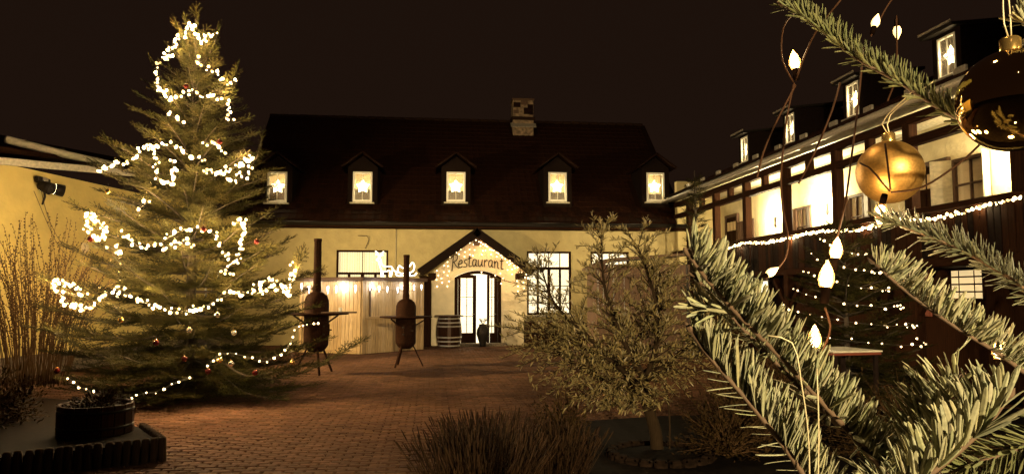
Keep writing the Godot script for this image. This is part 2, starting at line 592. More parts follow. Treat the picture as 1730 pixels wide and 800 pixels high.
# ---------------------------------------------------------------- the long restaurant house at the back
func restaurant():
	var h := thing("restaurant_building", "long low plastered restaurant with steep dark tiled roof and five lit dormers", "building", V(0, 0, -26))
	var holes := [[-3.23, 2.0, -1.46, 3.25], [3.4, 1.0, 5.0, 3.25], [5.7, 1.0, 7.12, 3.25]]
	var s := begin()
	pierced(s, -6.6, 0.0, 9.2, 4.12, 0.35, holes)
	box(s, V(-6.43, 2.06, -5.2), V(0.34, 4.12, 9.6))
	box(s, V(9.03, 2.06, -5.2), V(0.34, 4.12, 9.6))
	box(s, V(1.3, 2.06, -10.2), V(15.8, 4.12, 0.35))
	obj("wall", done(s), M.wall, h)
	obj("plinth", bmesh(V(-1.9, 0.2, 0.02), V(3.6, 0.4, 0.04), 0.01), M.stone, h)
	# eave board and gutter
	obj("eave_board", bmesh(V(1.3, 4.06, 0.16), V(15.9, 0.12, 0.5), 0.02), M.dark_wood_h, h)
	var gp := [V(-6.6, 4.12, 0.46), V(9.2, 4.16, 0.46)]
	obj("gutter", tmesh(gp, 0.07, 0.07, 10), M.metal_dark, h)
	# roof
	var up := V(0, 5.0, -5.4).normalized()
	s = begin()
	var sl := beam(V(1.3, 4.02, 0.38), V(1.3, 9.02, -5.02), 15.9, 0.12, 0.01)
	var roof := obj("roof", sl, M.tile_b, h)
	obj("back_slope", beam(V(1.3, 9.02, -5.06), V(1.3, 4.02, -10.5), 15.9, 0.12, 0.01), M.tile_b, h)
	for side in [-6.55, 9.15]:
		s = begin()
		prism(s, PackedVector2Array([Vector2(-10.3, 4.12), Vector2(0.1, 4.12), Vector2(-5.05, 8.9)]), -0.12, 0.12)
		obj("gable_wall", done(s), M.wall, h, Transform3D(Basis(V(0, 0, 1), V(0, 1, 0), V(-1, 0, 0)), V(side, 0, 0)))
	for k in 40:
		obj("ridge_tile", bmesh(V(-6.45 + k * 0.395, 9.09 + rf(-0.006, 0.006), -5.04), V(0.4, 0.12, 0.26), 0.05), M.ridge, roof)
	var dxs := [-5.37, -2.42, 0.89, 4.60, 8.28]
	var skip := func(p: Vector3) -> bool:
		for d in dxs:
			if absf(p.x - d) < 0.62 and p.y > 4.9 and p.y < 6.1: return true
		return absf(p.x - 3.8) < 0.6 and p.y > 8.3
	tiles(roof, V(-6.6, 4.11, 0.36), V(1, 0, 0), up, 15.8, 7.2, 290, skip)
	# chimney
	s = begin()
	box(s, V(0, -0.1, 0), V(0.86, 1.7, 0.7))
	var ch := obj("chimney", done(s), M.chimney, h, Transform3D(Basis(), V(3.8, 9.06, -4.5)))
	obj("chimney_cap", bmesh(V(0, 0.79, 0), V(0.94, 0.09, 0.78), 0.02), M.brown_board, ch)
	obj("chimney_collar", bmesh(V(0, -0.02, 0), V(1.0, 0.14, 0.78), 0.02), M.ridge, ch)
	for k in 6:
		var pw := [0.3, 0.24, 0.4, 0.22, 0.3, 0.18][k] as float
		obj("bare_patch", bmesh(V([-0.26, 0.3, 0.22, -0.3, 0.05, 0.34][k], [0.55, 0.5, 0.3, 0.26, 0.66, 0.16][k], 0.352), V(pw, pw * 0.7, 0.012), 0.005), M.tile_b if k < 3 else M.brown_board, ch)
	obj("ridge_tiles_flashing", bmesh(V(0, -0.32, 0.42), V(1.06, 0.03, 0.3), 0.005, Basis.from_euler(V(0.75, 0, 0))), M.zinc, ch)
	# dormers, each with a star lamp hanging in its window
	var dl := ["dormer half hidden by the lit fir tree", "second dormer from the left", "middle dormer above the porch", "fourth dormer from the left", "dormer at the right end of the restaurant roof"]
	for i in 5:
		var cy := 5.47 + i * 0.054
		var d := Node3D.new()
		put(d, "dormer", h)
		d.position = V(dxs[i], cy, -0.46)
		d.set_meta("label", dl[i])
		s = begin()
		pierced(s, -0.52, -0.75, 0.52, 0.72, 0.1, [[-0.32, -0.53, 0.32, 0.53]])
		box(s, V(-0.47, 0.0, -0.75), V(0.1, 1.44, 1.3))
		box(s, V(0.47, 0.0, -0.75), V(0.1, 1.44, 1.3))
		obj("dormer_wall", done(s), M.slate, d)
		s = begin()
		box(s, V(0, 0, -0.72), V(0.84, 1.4, 0.04))
		box(s, V(0, -0.68, -0.4), V(0.84, 0.04, 0.62))
		box(s, V(0, 0.68, -0.4), V(0.84, 0.04, 0.62))
		obj("room", done(s), M.room, d)
		for g in [-1, 1]:
			var rb := Basis.from_euler(V(0, 0, -g * 0.62))
			obj("dormer_roof", bmesh(V(g * 0.36, 0.95, -0.55), V(0.92, 0.06, 1.7), 0.01, rb), M.tile_b, d)
		s = begin()
		prism(s, PackedVector2Array([Vector2(-0.52, 0.72), Vector2(0.52, 0.72), Vector2(0, 1.12)]), -0.1, -0.02)
		obj("dormer_gable", done(s), M.slate, d)
		sash("window_frame", d, Transform3D(Basis(), V(0, 0, 0.02)), 0.68, 1.08, 0.075, 0.07, M.white, [0.0], [], 0.022, M.glass)
		obj("window_sill", bmesh(V(0, -0.59, 0.07), V(0.86, 0.05, 0.18), 0.01), M.cream, d)
		star_lamp(V(dxs[i], cy + 0.03, -26.46 - 0.13), "glowing paper star lamp hanging in the " + ["dormer window beside the lit fir", "second dormer window from the left", "dormer window above the porch roof", "fourth dormer window from the left", "rightmost dormer window of the restaurant"][i], "star lamps in the restaurant dormers", 0.0)
	# three windows of the ground floor
	var w1 := sash("window_frame", h, Transform3D(Basis(), V(-2.345, 2.625, -0.04)), 1.77, 1.25, 0.07, 0.09, M.dark_wood, [], [-0.18], 0.08, M.glass, M.curtain)
	w1.set_meta("label", "wide window with pale curtain above the market hut")
	obj("glazing_bar", bmesh(V(0, 0.2, -0.05), V(0.02, 0.7, 0.04)), M.dark_wood, w1)
	for x in [-0.45, 0.0, 0.45]:
		obj("glazing_bar", bmesh(V(x, -0.4, -0.045), V(0.09 if x != 0.0 else 0.12, 0.38, 0.06), 0.005), M.dark_wood, w1)
	for k in 2:
		var cx := [4.2, 6.41][k] as float
		var ww := [1.6, 1.42][k] as float
		var w := sash("window_frame", h, Transform3D(Basis(), V(cx, 2.125, -0.04)), ww, 2.25, 0.075, 0.1, M.dark_wood, [-ww / 4, 0.0, ww / 4], [0.52, -0.1, -0.72], 0.03, M.glass, M.pane_lit)
		obj("mullion", bmesh(V(0, -0.3, -0.03), V(0.1, 1.64, 0.08), 0.008), M.dark_wood, w)
		obj("transom", bmesh(V(0, 0.52, -0.03), V(ww - 0.15, 0.1, 0.08), 0.008), M.dark_wood, w)
		for g in [-1, 1]:
			obj("mullion", bmesh(V(g * ww / 4, -0.3, -0.034), V(0.075, 1.64, 0.075), 0.008), M.dark_wood, w)
		obj("window_sill", bmesh(V(0, -1.16, 0.09), V(ww + 0.2, 0.06, 0.22), 0.012), M.cream, w)
		area(w, V(0, 0, 0.05), Vector2(ww - 0.2, 2.0), 3.0, PI)
	area(w1, V(0, 0.15, 0.05), Vector2(1.5, 0.8), 0.5, PI)
	porch()
	# thin pipes on the wall
	var wire := thing("wall_cable", "thin bent cable running up the restaurant wall above the curtained window", "cable")
	obj("cable", tmesh([V(-1.2, 2.3, -25.97), V(-1.2, 4.05, -25.97)], 0.012, 0.012, 5), M.cream, wire)
	obj("cable", tmesh([V(-2.25, 3.3, -25.96), V(-2.12, 3.62, -25.95), V(-2.2, 3.74, -25.9), V(-2.5, 3.74, -25.9)], 0.012, 0.012, 5), M.stone, wire)

func star_lamp(at: Vector3, label: String, group: String, turn: float, sc := 1.0):
	var t := thing("star_lamp", label, "star lamp", at, group, turn)
	var s := begin()
	var r1 := 0.255 * sc
	var r2 := 0.15 * sc
	for k in 10:
		var a := TAU * k / 10.0 + PI / 2
		var b := TAU * (k + 1) / 10.0 + PI / 2
		var ra := r1 if k % 2 == 0 else r2
		var rb := r2 if k % 2 == 0 else r1
		var p := V(cos(a) * ra, sin(a) * ra, 0)
		var q := V(cos(b) * rb, sin(b) * rb, 0)
		tri(s, V(0, 0, 0.07), q, p)
		tri(s, V(0, 0, -0.07), p, q)
	obj("star_shade", done(s), M.star, t)
	obj("cord", tmesh([V(0, r1, 0), V(0, 0.55 * sc, 0)], 0.004, 0.004, 4), M.cord, t)
	omni(t, V(0, 0, 0.0), 1.0, Color(1.0, 0.78, 0.40), 0.05)

func porch():
	var p := thing("porch", "small white gabled entrance porch with dark wooden barge boards and arched door", "porch", V(0, 0, -25.2))
	# front wall with the arched doorway
	var arc := PackedVector2Array([Vector2(0.05, 0), Vector2(0.82, 0), Vector2(0.82, 2.30)])
	for k in 13:
		var x := lerpf(0.82, 2.42, k / 12.0)
		arc.append(Vector2(x, 2.30 + 0.24 * (1.0 - pow((x - 1.62) / 0.8, 2.0))))
	arc.append_array([Vector2(2.42, 2.30), Vector2(2.42, 0), Vector2(3.3, 0), Vector2(3.3, 2.42), Vector2(1.6, 3.72), Vector2(0.05, 2.42)])
	var out := PackedVector2Array()
	for q in arc:
		if out.size() == 0 or out[out.size() - 1].distance_to(q) > 0.001: out.append(q)
	var s := begin()
	prism(s, out, -0.2, 0.0)
	obj("front_wall", done(s), M.wall_white, p)
	obj("side_wall", bmesh(V(0.15, 1.2, -0.5), V(0.2, 2.4, 0.58)), M.wall_white, p)
	obj("side_wall", bmesh(V(3.2, 1.2, -0.5), V(0.2, 2.4, 0.58)), M.wall_white, p)
	# roof slopes and barge boards
	var ap := V(1.55, 3.98, 0)
	for g in [-1, 1]:
		var ee := V(-0.45, 2.55, 0) if g < 0 else V(3.56, 2.58, 0)
		var d := (ee - ap)
		var ln := d.length()
		var ang := atan2(d.y, d.x)
		var bs := Basis.from_euler(V(0, 0, ang))
		var mid := (ap + ee) * 0.5
		var nrm := bs * V(0, -1, 0) if g > 0 else bs * V(0, 1, 0)
		obj("roof_slope", bmesh(mid + nrm * 0.06 + V(0, 0, -0.2), V(ln, 0.10, 1.3), 0.01, bs), M.slate, p)
		obj("barge_board", bmesh(mid + nrm * 0.16 + V(0, 0, 0.5), V(ln - 0.02, 0.28, 0.06), 0.012, bs), M.slate, p)
		obj("soffit", bmesh(mid + nrm * 0.2 + V(0, 0, 0.1), V(ln - 0.25, 0.03, 0.76), 0.004, bs), M.brown_board, p)
		obj("purlin_end", bmesh(V(0.06 if g < 0 else 3.02, 2.33, 0.24), V(0.26, 0.2, 0.5), 0.02), M.dark_wood, p)
	obj("ridge_purlin", bmesh(V(1.55, 3.52, 0.2), V(0.2, 0.3, 0.46), 0.02), M.brown_board, p)
	# door
	var d := thing("double_door", "dark framed arched double door of the restaurant, brightly lit behind its panes", "door", V(0, 0, -25.28))
	s = begin()
	var o2 := PackedVector2Array()
	var i2 := []
	for k in 15:
		var x := lerpf(0.825, 2.415, k / 14.0)
		o2.append(Vector2(x, 2.29 + 0.24 * (1.0 - pow((x - 1.62) / 0.8, 2.0))))
	o2.insert(0, Vector2(0.825, 0.02))
	o2.append(Vector2(2.415, 0.02))
	o2.append(Vector2(2.30, 0.02))
	for k in 15:
		var x := lerpf(2.30, 0.94, k / 14.0)
		o2.append(Vector2(x, 2.18 + 0.24 * (1.0 - pow((x - 1.62) / 0.8, 2.0))))
	o2.append(Vector2(0.94, 0.02))
	prism(s, o2, -0.1, 0.0)
	obj("door_frame", done(s), M.dark_wood, d)
	var leafs := [[0.945, 1.565, 0.0], [1.93, 2.295, 0.0]]
	for L in leafs:
		var x0: float = L[0]
		var x1: float = L[1]
		var cx := (x0 + x1) / 2
		var w := x1 - x0
		s = begin()
		cbox(s, V(x0 + 0.045, 1.2, -0.03), V(0.09, 2.34, 0.05), 0.006)
		cbox(s, V(x1 - 0.06, 1.2, -0.03), V(0.12, 2.34, 0.05), 0.006)
		cbox(s, V(cx, 0.22, -0.03), V(w - 0.2, 0.4, 0.05), 0.006)
		cbox(s, V(cx, 2.33, -0.032), V(w - 0.2, 0.12, 0.05), 0.006)
		var lf := obj("door_leaf", done(s), M.dark_wood, d)
		obj("glazing_bar", bmesh(V(cx - 0.015, 1.35, -0.03), V(0.022, 1.85, 0.03)), M.dark_wood, lf)
		for y in [0.98, 1.63]:
			obj("glazing_bar", bmesh(V(cx, y, -0.032), V(w - 0.2, 0.022, 0.028)), M.dark_wood, lf)
		for q in 2:
			for y in [0.7, 1.3, 1.95]:
				obj("pane", bmesh(V(lerpf(x0 + 0.09, x1 - 0.12, 0.25 + 0.5 * q), y, -0.04), V((w - 0.2) / 2 - 0.015, 0.54, 0.005)), M.glass, lf)
		obj("door_handle", tmesh([V(x1 - 0.06, 1.05, 0.0), V(x1 - 0.06, 1.05, 0.05), V(x1 - 0.16, 1.05, 0.05)], 0.012, 0.012, 6), M.zinc, lf)
	obj("lit_doorway_window", bmesh(V(1.62, 1.3, -0.55), V(1.9, 2.6, 0.02)), M.pane_lit, d)
	obj("door_step", bmesh(V(1.62, 0.04, 0.35), V(1.9, 0.1, 0.5), 0.015), M.stone, d)
	area(d, V(1.62, 1.3, -0.45), Vector2(1.3, 2.1), 5.0, PI)
	sign_letters()
	# net of small lights over the gable
	var nl := thing("light_net", "net of tiny warm lights hanging over the porch gable round the Restaurant sign", "light net", V(0, 0, -25.2))
	var bm := small_bulb(0.017, 0.036)
	var nb := 0
	for k in 21:
		var x := lerpf(-0.1, 3.5, k / 20.0) + rf(-0.05, 0.05)
		var top := 3.62 - absf(x - 1.55) * (3.62 - 2.42) / 1.75
		var len := rf(0.35, 1.25) if x > 0.1 and x < 3.3 else rf(0.1, 0.5)
		var y := top
		var pts := []
		var zz := 0.42 if x > 1.5 else 0.3
		pts.append(V(x, top + 0.02, zz))
		while y > top - len and y > 1.75:
			var q := V(x + rf(-0.05, 0.05), y, lerpf(zz, 0.06, clampf((top - y) / 0.3, 0, 1)))
			pts.append(q)
			if not (y < 2.32 and x > 0.85 and x < 2.4) and not (y > 2.5 and y < 2.98 and x > 0.68 and x < 2.52):
				obj("bulb", bm, M.bulb_net, nl, Transform3D(Basis.from_euler(V(rf(-.3, .3), 0, rf(-.3, .3))), q))
				nb += 1
			y -= rf(0.13, 0.24)
		if pts.size() > 1: obj("cord", tmesh(pts, 0.003, 0.003, 4), M.cord, nl)
	for k in 26:   # a second row along the underside of the right slope
		var t := k / 25.0
		var q := V(lerpf(1.52, 3.35, t) + rf(-.03, .03), lerpf(3.56, 2.27, t) + rf(-.05, .05), 0.575)
		obj("bulb", bm, M.bulb_net, nl, Transform3D(Basis(), q))
	omni(nl, V(1.9, 3.2, 0.42), 0.25, Color(1.0, 0.5, 0.2), 0.05)
	omni(nl, V(2.9, 2.55, 0.42), 0.25, Color(1.0, 0.5, 0.2), 0.05)

func small_bulb(r: float, h: float) -> ArrayMesh:
	return lmesh([[0.0001, -h * 0.35], [r, -h * 0.1], [r * 0.85, h * 0.25], [0.0001, h * 0.65]], 6)

func sign_letters():
	var t := thing("restaurant_sign", "dark hand-painted cursive lettering reading Restaurant above the arched door", "sign", V(0, 0, -25.2))
	var G := {
		"R": [[[.08, -.1], [.16, .95]], [[-.08, .78], [.22, 1.0], [.52, .9], [.5, .62], [.14, .48]], [[.24, .48], [.46, .2], [.72, .0]]],
		"e": [[[.02, .25], [.34, .34], [.3, .54], [.12, .5], [.03, .25], [.14, .03], [.42, .1]]],
		"s": [[[.36, .52], [.14, .5], [.12, .34], [.33, .2], [.26, .02], [.02, .06]]],
		"t": [[[.16, .9], [.14, .15], [.22, .02], [.4, .08]], [[-.02, .58], [.36, .64]]],
		"a": [[[.38, .48], [.16, .52], [.03, .25], [.14, .03], [.32, .15], [.39, .5]], [[.39, .5], [.37, .12], [.52, .04]]],
		"u": [[[.02, .5], [.05, .12], [.18, .02], [.34, .2], [.39, .5]], [[.39, .5], [.39, .1], [.52, .04]]],
		"r": [[[.05, .52], [.08, 0]], [[.08, .3], [.2, .5], [.36, .46]]],
		"n": [[[.04, .52], [.07, 0]], [[.07, .3], [.2, .5], [.34, .42], [.36, .1], [.5, .02]]],
	}
	var word := "Restaurant"
	var adv := {"R": .66, "e": .48, "s": .42, "t": .42, "a": .56, "u": .56, "r": .42, "n": .55}
	var total := 0.0
	for c in word: total += adv[c]
	var x := 0.0
	var k := 1.80 / total
	for c in word:
		var s := begin(true)
		for st in G[c]:
			var pts := []
			for q in st:
				var ux: float = 0.70 + (x + q[0] + q[1] * 0.06) * k
				var lift: float = -0.10 * pow((ux - 1.6) / 0.87, 2.0)
				pts.append(V(ux, 2.66 + lift + q[1] * k * 1.35, 0.03))
			tube(s, smoothed(pts, 0.02), 0.017, 0.017, 6)
		obj("letter_" + c.to_lower(), done(s), M.dark_wood, t)
		x += adv[c]

# ---------------------------------------------------------------- the building on the left
func outbuilding():
	var h := thing("outbuilding", "ochre plastered building along the left side with a sloping eave board", "building", V(-9.25, 0, -13.0), "", 1.3464)
	var s := begin()
	pierced(s, -4.0, 0, 14.1, 4.35, 0.3, [])
	box(s, V(5.0, 2.1, -5.8), V(18.0, 4.2, 0.3))
	obj("wall", done(s), M.wall_old, h)
	obj("plinth", bmesh(V(5.0, 0.22, 0.02), V(18.0, 0.44, 0.05), 0.01), M.stone, h)
	var a := V(0.6, 4.16, -0.1)
	var b := V(9.6, 5.0, 0.98)
	obj("fascia_board", beam(a, b, 0.06, 0.15, 0.01), M.cream, h)
	s = begin()
	var c := V(9.6, 6.3, -5.6)
	var d := V(0.6, 6.0, -5.6)
	for lift in [0.0, 0.07]:
		var l := V(0, 0.07 + lift, 0)
		if lift > 0: quad(s, a + l, d + l, c + l, b + l)
		else: quad(s, a + l, b + l, c + l, d + l)
	obj("roof", done(s), M.tile_b, h)
	obj("rafter", beam(V(0.9, 4.5, -0.3), V(9.4, 5.1, 0.2), 0.1, 0.14), M.dark_wood, h)
	var pole := obj("roof_pole", tmesh([V(3.5, 4.98, -0.5), V(4.6, 4.86, 0.0), V(5.8, 4.80, 0.42)], 0.085, 0.085, 10), M.cream, h)
	for k in 3:
		var q := V(3.5, 4.98, -0.5).lerp(V(5.8, 4.80, 0.42), 0.15 + 0.33 * k)
		obj("pole_band", tmesh([q + V(-0.02, 0.012, -0.008), q + V(0.02, 0.012, 0.008)], 0.09, 0.09, 10), M.stone, pole)
	# lit window behind the fir
	var w := sash("window_frame", h, Transform3D(Basis(), V(11.2, 2.0, 0.03)), 0.8, 1.0, 0.08, 0.08, M.white, [0.0], [], 0.03, M.glass, null)
	obj("lit_window_pane", bmesh(V(0, 0, -0.06), V(0.66, 0.86, 0.01)), M.pane_dim, w)
	var w2 := sash("window_frame", h, Transform3D(Basis(), V(11.2, 3.35, 0.03)), 0.7, 0.4, 0.06, 0.08, M.white, [], [], 0.03, M.glass, null)
	obj("lit_window_pane", bmesh(V(0, 0, -0.06), V(0.6, 0.3, 0.01)), M.pane_dim, w2)
	# loose wires on the wall
	var wr := thing("hanging_wires", "thin slack wires hanging down the ochre wall below the floodlights", "wires", V(-9.25, 0, -13.0), "", 1.3464)
	obj("wire", tmesh(smoothed([V(3.9, 3.95, 0.04), V(4.2, 3.3, 0.04), V(4.75, 2.75, 0.04), V(5.3, 2.95, 0.04), V(5.8, 3.9, 0.04)], 0.12), 0.008, 0.008, 4), M.stone, wr)
	obj("wire", tmesh(smoothed([V(3.7, 3.9, 0.04), V(4.4, 2.9, 0.04), V(5.0, 2.4, 0.04)], 0.12), 0.008, 0.008, 4), M.stone, wr)
	# twin floodlights on a bracket: one turned to the restaurant front, one down the yard
	var f := thing("twin_floodlight", "black twin floodlight on a bracket high on the ochre wall under the eave", "floodlight", V(-8.32, 4.05, -16.8))
	obj("bracket", bmesh(V(0, 0.1, 0), V(0.1, 0.14, 0.5), 0.02), M.metal_dark, f)
	obj("stem", tmesh([V(0.02, 0.05, 0), V(0.06, -0.25, 0.0), V(0.03, -0.42, 0.03)], 0.028, 0.02, 8), M.metal_dark, f)
	obj("junction_box", bmesh(V(0.05, 0.08, 0.03), V(0.1, 0.16, 0.16), 0.02), M.zinc, f)
	var aim := V(10.5, -2.1, -9.2).normalized()
	var down := V(9.0, -3.7, -0.9).normalized()
	for k in 2:
		var dir: Vector3 = [aim, down][k]
		var fr := frame_of(dir)
		var at: Vector3 = [V(0.16, -0.05, -0.22), V(0.14, -0.05, 0.24)][k]
		var hd := obj("lamp_head", lmesh([[0.0001, -0.13], [0.05, -0.12], [0.1, -0.08], [0.13, 0.06], [0.135, 0.16], [0.122, 0.16], [0.12, -0.02]], 14), M.metal_dark, f, Transform3D(Basis(fr[0], dir, fr[0].cross(dir)), at))
		obj("lamp_lens", lmesh([[0.119, -0.02], [0.0001, -0.015]], 12), M.lamp, hd)
	for k in 2:
		var sp := SpotLight3D.new()
		var dir: Vector3 = [aim, down][k]
		sp.name = numbered("flood_light", f)
		sp.light_color = Color(1.0, 0.72, 0.32).linear_to_srgb()
		sp.light_energy = [110.0, 260.0][k]
		sp.light_size = 0.08
		sp.spot_angle = [42.0, 30.0][k]
		sp.spot_range = 80.0
		sp.spot_attenuation = 2.0
		sp.spot_angle_attenuation = 1.0
		sp.shadow_enabled = true
		f.add_child(sp)
		sp.position = ([V(0.16, -0.05, -0.22), V(0.14, -0.05, 0.24)][k] as Vector3) + dir * 0.02
		sp.basis = Basis.looking_at(dir, Vector3.UP)
	var gl := thing("globe_wall_lamp", "unlit round glass wall lamp on a dark bracket on the ochre wall", "wall lamp", V(-8.15, 2.62, -18.3))
	obj("globe", lmesh([[0.0001, 0.0], [0.1, 0.03], [0.165, 0.12], [0.175, 0.2], [0.14, 0.29], [0.0001, 0.34]], 18), M.wall_white, gl)
	obj("bracket", tmesh(smoothed([V(-0.12, 0.06, 0), V(-0.05, -0.05, 0), V(0.0, -0.02, 0)], 0.03), 0.03, 0.03, 8), M.metal_dark, gl)
	obj("base_ring", lmesh([[0.1, -0.05], [0.11, 0.0], [0.1, 0.03]], 14), M.metal_dark, gl)

# ---------------------------------------------------------------- the timber-framed house on the right
func timber_house():
	var h := thing("timber_house", "timber-framed house with a lit upper gallery, dark boarded parapet and steep roof", "building")
	var s := begin()
	# gallery back wall, floor, ground-floor wall, end walls
	pierced(s, 4.0, 0.0, 26.0, 5.9, 0.3, [])
	obj("gallery_wall", done(s), M.wall_gallery, h, Transform3D(Basis(V(0, 0, -1), V(0, 1, 0), V(-1, 0, 0)), V(10.4, 0, 0)))
	obj("gallery_floor", bmesh(V(9.62, 2.28, -15.4), V(1.5, 0.14, 21.6), 0.01), M.dark_wood_h, h)
	obj("gallery_ceiling", bmesh(V(9.5, 5.22, -15.4), V(1.78, 0.06, 21.6)), M.cream, h)
	obj("end_wall", bmesh(V(11.8, 2.9, -25.85), V(5.9, 5.8, 0.25)), M.wall, h)
	obj("ground_floor_wall", bmesh(V(10.05, 1.1, -16.6), V(0.12, 2.2, 19.0)), M.dark_wood, h)
	# posts with knee braces
	var zs := [-24.6, -22.2, -19.95, -17.6, -15.25, -12.75, -10.2, -7.7]
	for z in zs:
		var pz := V(8.9, 0, z)
		obj("post", bmesh(pz + V(0, 2.45, 0), V(0.2, 4.9, 0.2), 0.02), M.dark_wood, h)
	for i in zs.size() - 1:
		var m: float = (zs[i] + zs[i + 1]) / 2
		obj("short_stud", bmesh(V(8.9, 4.73, m), V(0.16, 0.28, 0.17), 0.015), M.dark_wood, h)
		for g in [-1, 1]:
			var zp: float = zs[i] if g > 0 else zs[i + 1]
			var ze: float = zp + g * 0.75
			obj("knee_brace", beam(V(8.9, 1.35, zp + g * 0.05), V(8.9, 2.1, ze), 0.12, 0.12), M.dark_wood, h)
	for y in [[4.53, 0.16], [4.95, 0.18], [2.30, 0.22], [3.20, 0.12]]:
		obj("rail_beam", bmesh(V(8.9 if y[0] != 3.20 else 8.86, y[0], -16.0), V(0.19 if y[0] != 3.2 else 0.26, y[1], 20.0), 0.02), M.dark_wood_h, h)
	# parapet boards
	var z := -24.5
	while z > -26.0 and z < -7.8:
		obj("parapet_board", bmesh(V(8.80 + rf(-0.008, 0.008), 2.76, z), V(0.03, 0.84 + rf(-0.01, 0.02), 0.135), 0.006), M.dark_wood if rng.randf() < 0.6 else M.slate, h)
		z += 0.145
	# eave, gutter, roof
	obj("eave_board", bmesh(V(8.72, 5.12, -16.0), V(0.5, 0.05, 20.4), 0.01), M.cream, h)
	obj("gutter", tmesh([V(8.42, 5.06, -26.0), V(8.42, 5.14, -6.0)], 0.07, 0.07, 10), M.zinc, h)
	var up := V(0.906, 0.4226, 0).normalized()
	var e0 := V(8.45, 5.16, 0)
	var e1 := e0 + up * 7.0
	s = begin()
	for k in 2:
		var l := V(-0.4226, 0.906, 0) * (0.06 * k)
		var q := [V(e0.x, e0.y, -26.1) + l, V(e1.x, e1.y, -26.1) + l, V(e1.x, e1.y, -6.0) + l, V(e0.x, e0.y, -6.0) + l]
		if k == 0: quad(s, q[3], q[2], q[1], q[0])
		else: quad(s, q[0], q[1], q[2], q[3])
	var roof := obj("roof", done(s), M.tile_b, h)
	obj("back_slope", beam(V(e1.x, e1.y, -16.05), V(20.0, 5.2, -16.05), 20.0, 0.1), M.tile_b, h)
	var dz := [-21.74, -18.81, -15.81, -12.67, -9.66]
	var skip := func(p: Vector3) -> bool:
		for d in dz:
			if absf(p.z - d) < 0.55 and p.x > 9.5 and p.x < 11.6: return true
		return false
	tiles(roof, V(8.4, 5.22, -6.1), V(0, 0, -1), up, 19.9, 6.9, 260, skip)
	for k in 14:
		obj("snow_guard", bmesh(V(9.05, 5.56, -7.5 - k * 1.35), V(0.06, 0.12, 0.3), 0.01), M.zinc, roof)
	# dormers
	for i in 5:
		var d := Node3D.new()
		put(d, "dormer", h)
		d.position = V(9.66, 6.19, dz[i])
		d.scale = Vector3.ONE * 0.92
		d.rotation.y = -PI / 2
		s = begin()
		pierced(s, -0.42, -0.62, 0.42, 0.56, 0.08, [[-0.25, -0.42, 0.25, 0.42]])
		box(s, V(-0.38, 0.0, -0.8), V(0.08, 1.12, 1.44))
		box(s, V(0.38, 0.0, -0.8), V(0.08, 1.12, 1.44))
		obj("dormer_wall", done(s), M.slate, d)
		s = begin()
		box(s, V(0, 0, -0.6), V(0.68, 1.1, 0.03))
		box(s, V(0, -0.5, -0.35), V(0.68, 0.03, 0.5))
		obj("room", done(s), M.room, d)
		obj("dormer_roof", bmesh(V(0, 0.62, -0.7), V(1.0, 0.07, 1.9), 0.01, Basis.from_euler(V(0.12, 0, 0))), M.metal_dark, d)
		obj("roof_edge", bmesh(V(0, 0.57, 0.26), V(1.0, 0.05, 0.03), 0.005), M.zinc, d)
		sash("window_frame", d, Transform3D(Basis(), V(0, 0, 0.015)), 0.54, 0.86, 0.05, 0.05, M.white, [0.0], [-0.02], 0.02, M.glass)
		obj("window_sill", bmesh(V(0, -0.48, 0.07), V(0.62, 0.04, 0.16), 0.008), M.zinc, d)
		star_lamp(V(9.66 + 0.09, 6.2, dz[i]), ["glowing star lamp in the farthest dormer of the timber house", "glowing star lamp in the second farthest dormer of the timber house", "glowing star lamp in the timber house dormer behind the fir twig", "glowing star lamp in the large near dormer at the top right", "glowing star lamp in the dormer hidden past the picture edge"][i], "star lamps in the timber house dormers", -PI / 2, 0.85)
	# gallery doors and windows on the back wall
	for dd in [[-24.45, 0.86, "dark panelled gallery door with a small glazed top light"], [-14.2, 0.9, "dark gallery door beside the open shutters"]]:
		var d := thing("gallery_door", dd[2], "door", V(10.4, 2.36, dd[0]), "", -PI / 2)
		s = begin()
		cbox(s, V(0, 1.0, 0.03), V(dd[1], 2.0, 0.06), 0.01)
		obj("door_leaf", done(s), M.dark_wood, d)
		for k in 3:
			obj("plank", bmesh(V(-0.26 + 0.26 * k, 0.78, 0.07), V(0.22, 1.36, 0.02), 0.006), M.dark_wood, d)
			obj("pane", bmesh(V(-0.26 + 0.26 * k, 1.7, 0.068), V(0.2, 0.3, 0.012)), M.room, d)
		for g in [-1, 1]:
			obj("door_jamb", bmesh(V(g * (dd[1] / 2 + 0.05), 1.0, 0.05), V(0.09, 2.08, 0.1), 0.01), M.mid_wood, d)
		obj("door_lintel", bmesh(V(0, 2.06, 0.05), V(dd[1] + 0.2, 0.1, 0.1), 0.01), M.mid_wood, d)
		obj("door_handle", tmesh([V(0.34, 1.0, 0.06), V(0.34, 1.0, 0.12), V(0.24, 1.0, 0.12)], 0.012, 0.012, 6), M.zinc, d)
	for ww in [[-23.2, "narrow gallery window with closed shutters next to the far door"], [-19.6, "narrow shuttered gallery window between the two lit wall lamps"], [-16.9, "narrow shuttered gallery window right of the brightest wall lamp"], [-13.05, "large gallery window with open casements on the near bright wall"]]:
		var big: bool = ww[0] > -14
		var w := thing("gallery_window", ww[1], "window", V(10.38, 3.75 if big else 3.5, ww[0]), "", -PI / 2)
		var wd := 0.95 if big else 0.66
		var ht := 1.25 if big else 1.3
		sash("window_frame", w, Transform3D(Basis(), V(0, 0, 0.08)), wd, ht, 0.07, 0.08, M.mid_wood, [0.0], [0.1], 0.04, M.glass)
		obj("dark_room", bmesh(V(0, 0, -0.005), V(wd - 0.06, ht - 0.06, 0.01)), M.room, w)
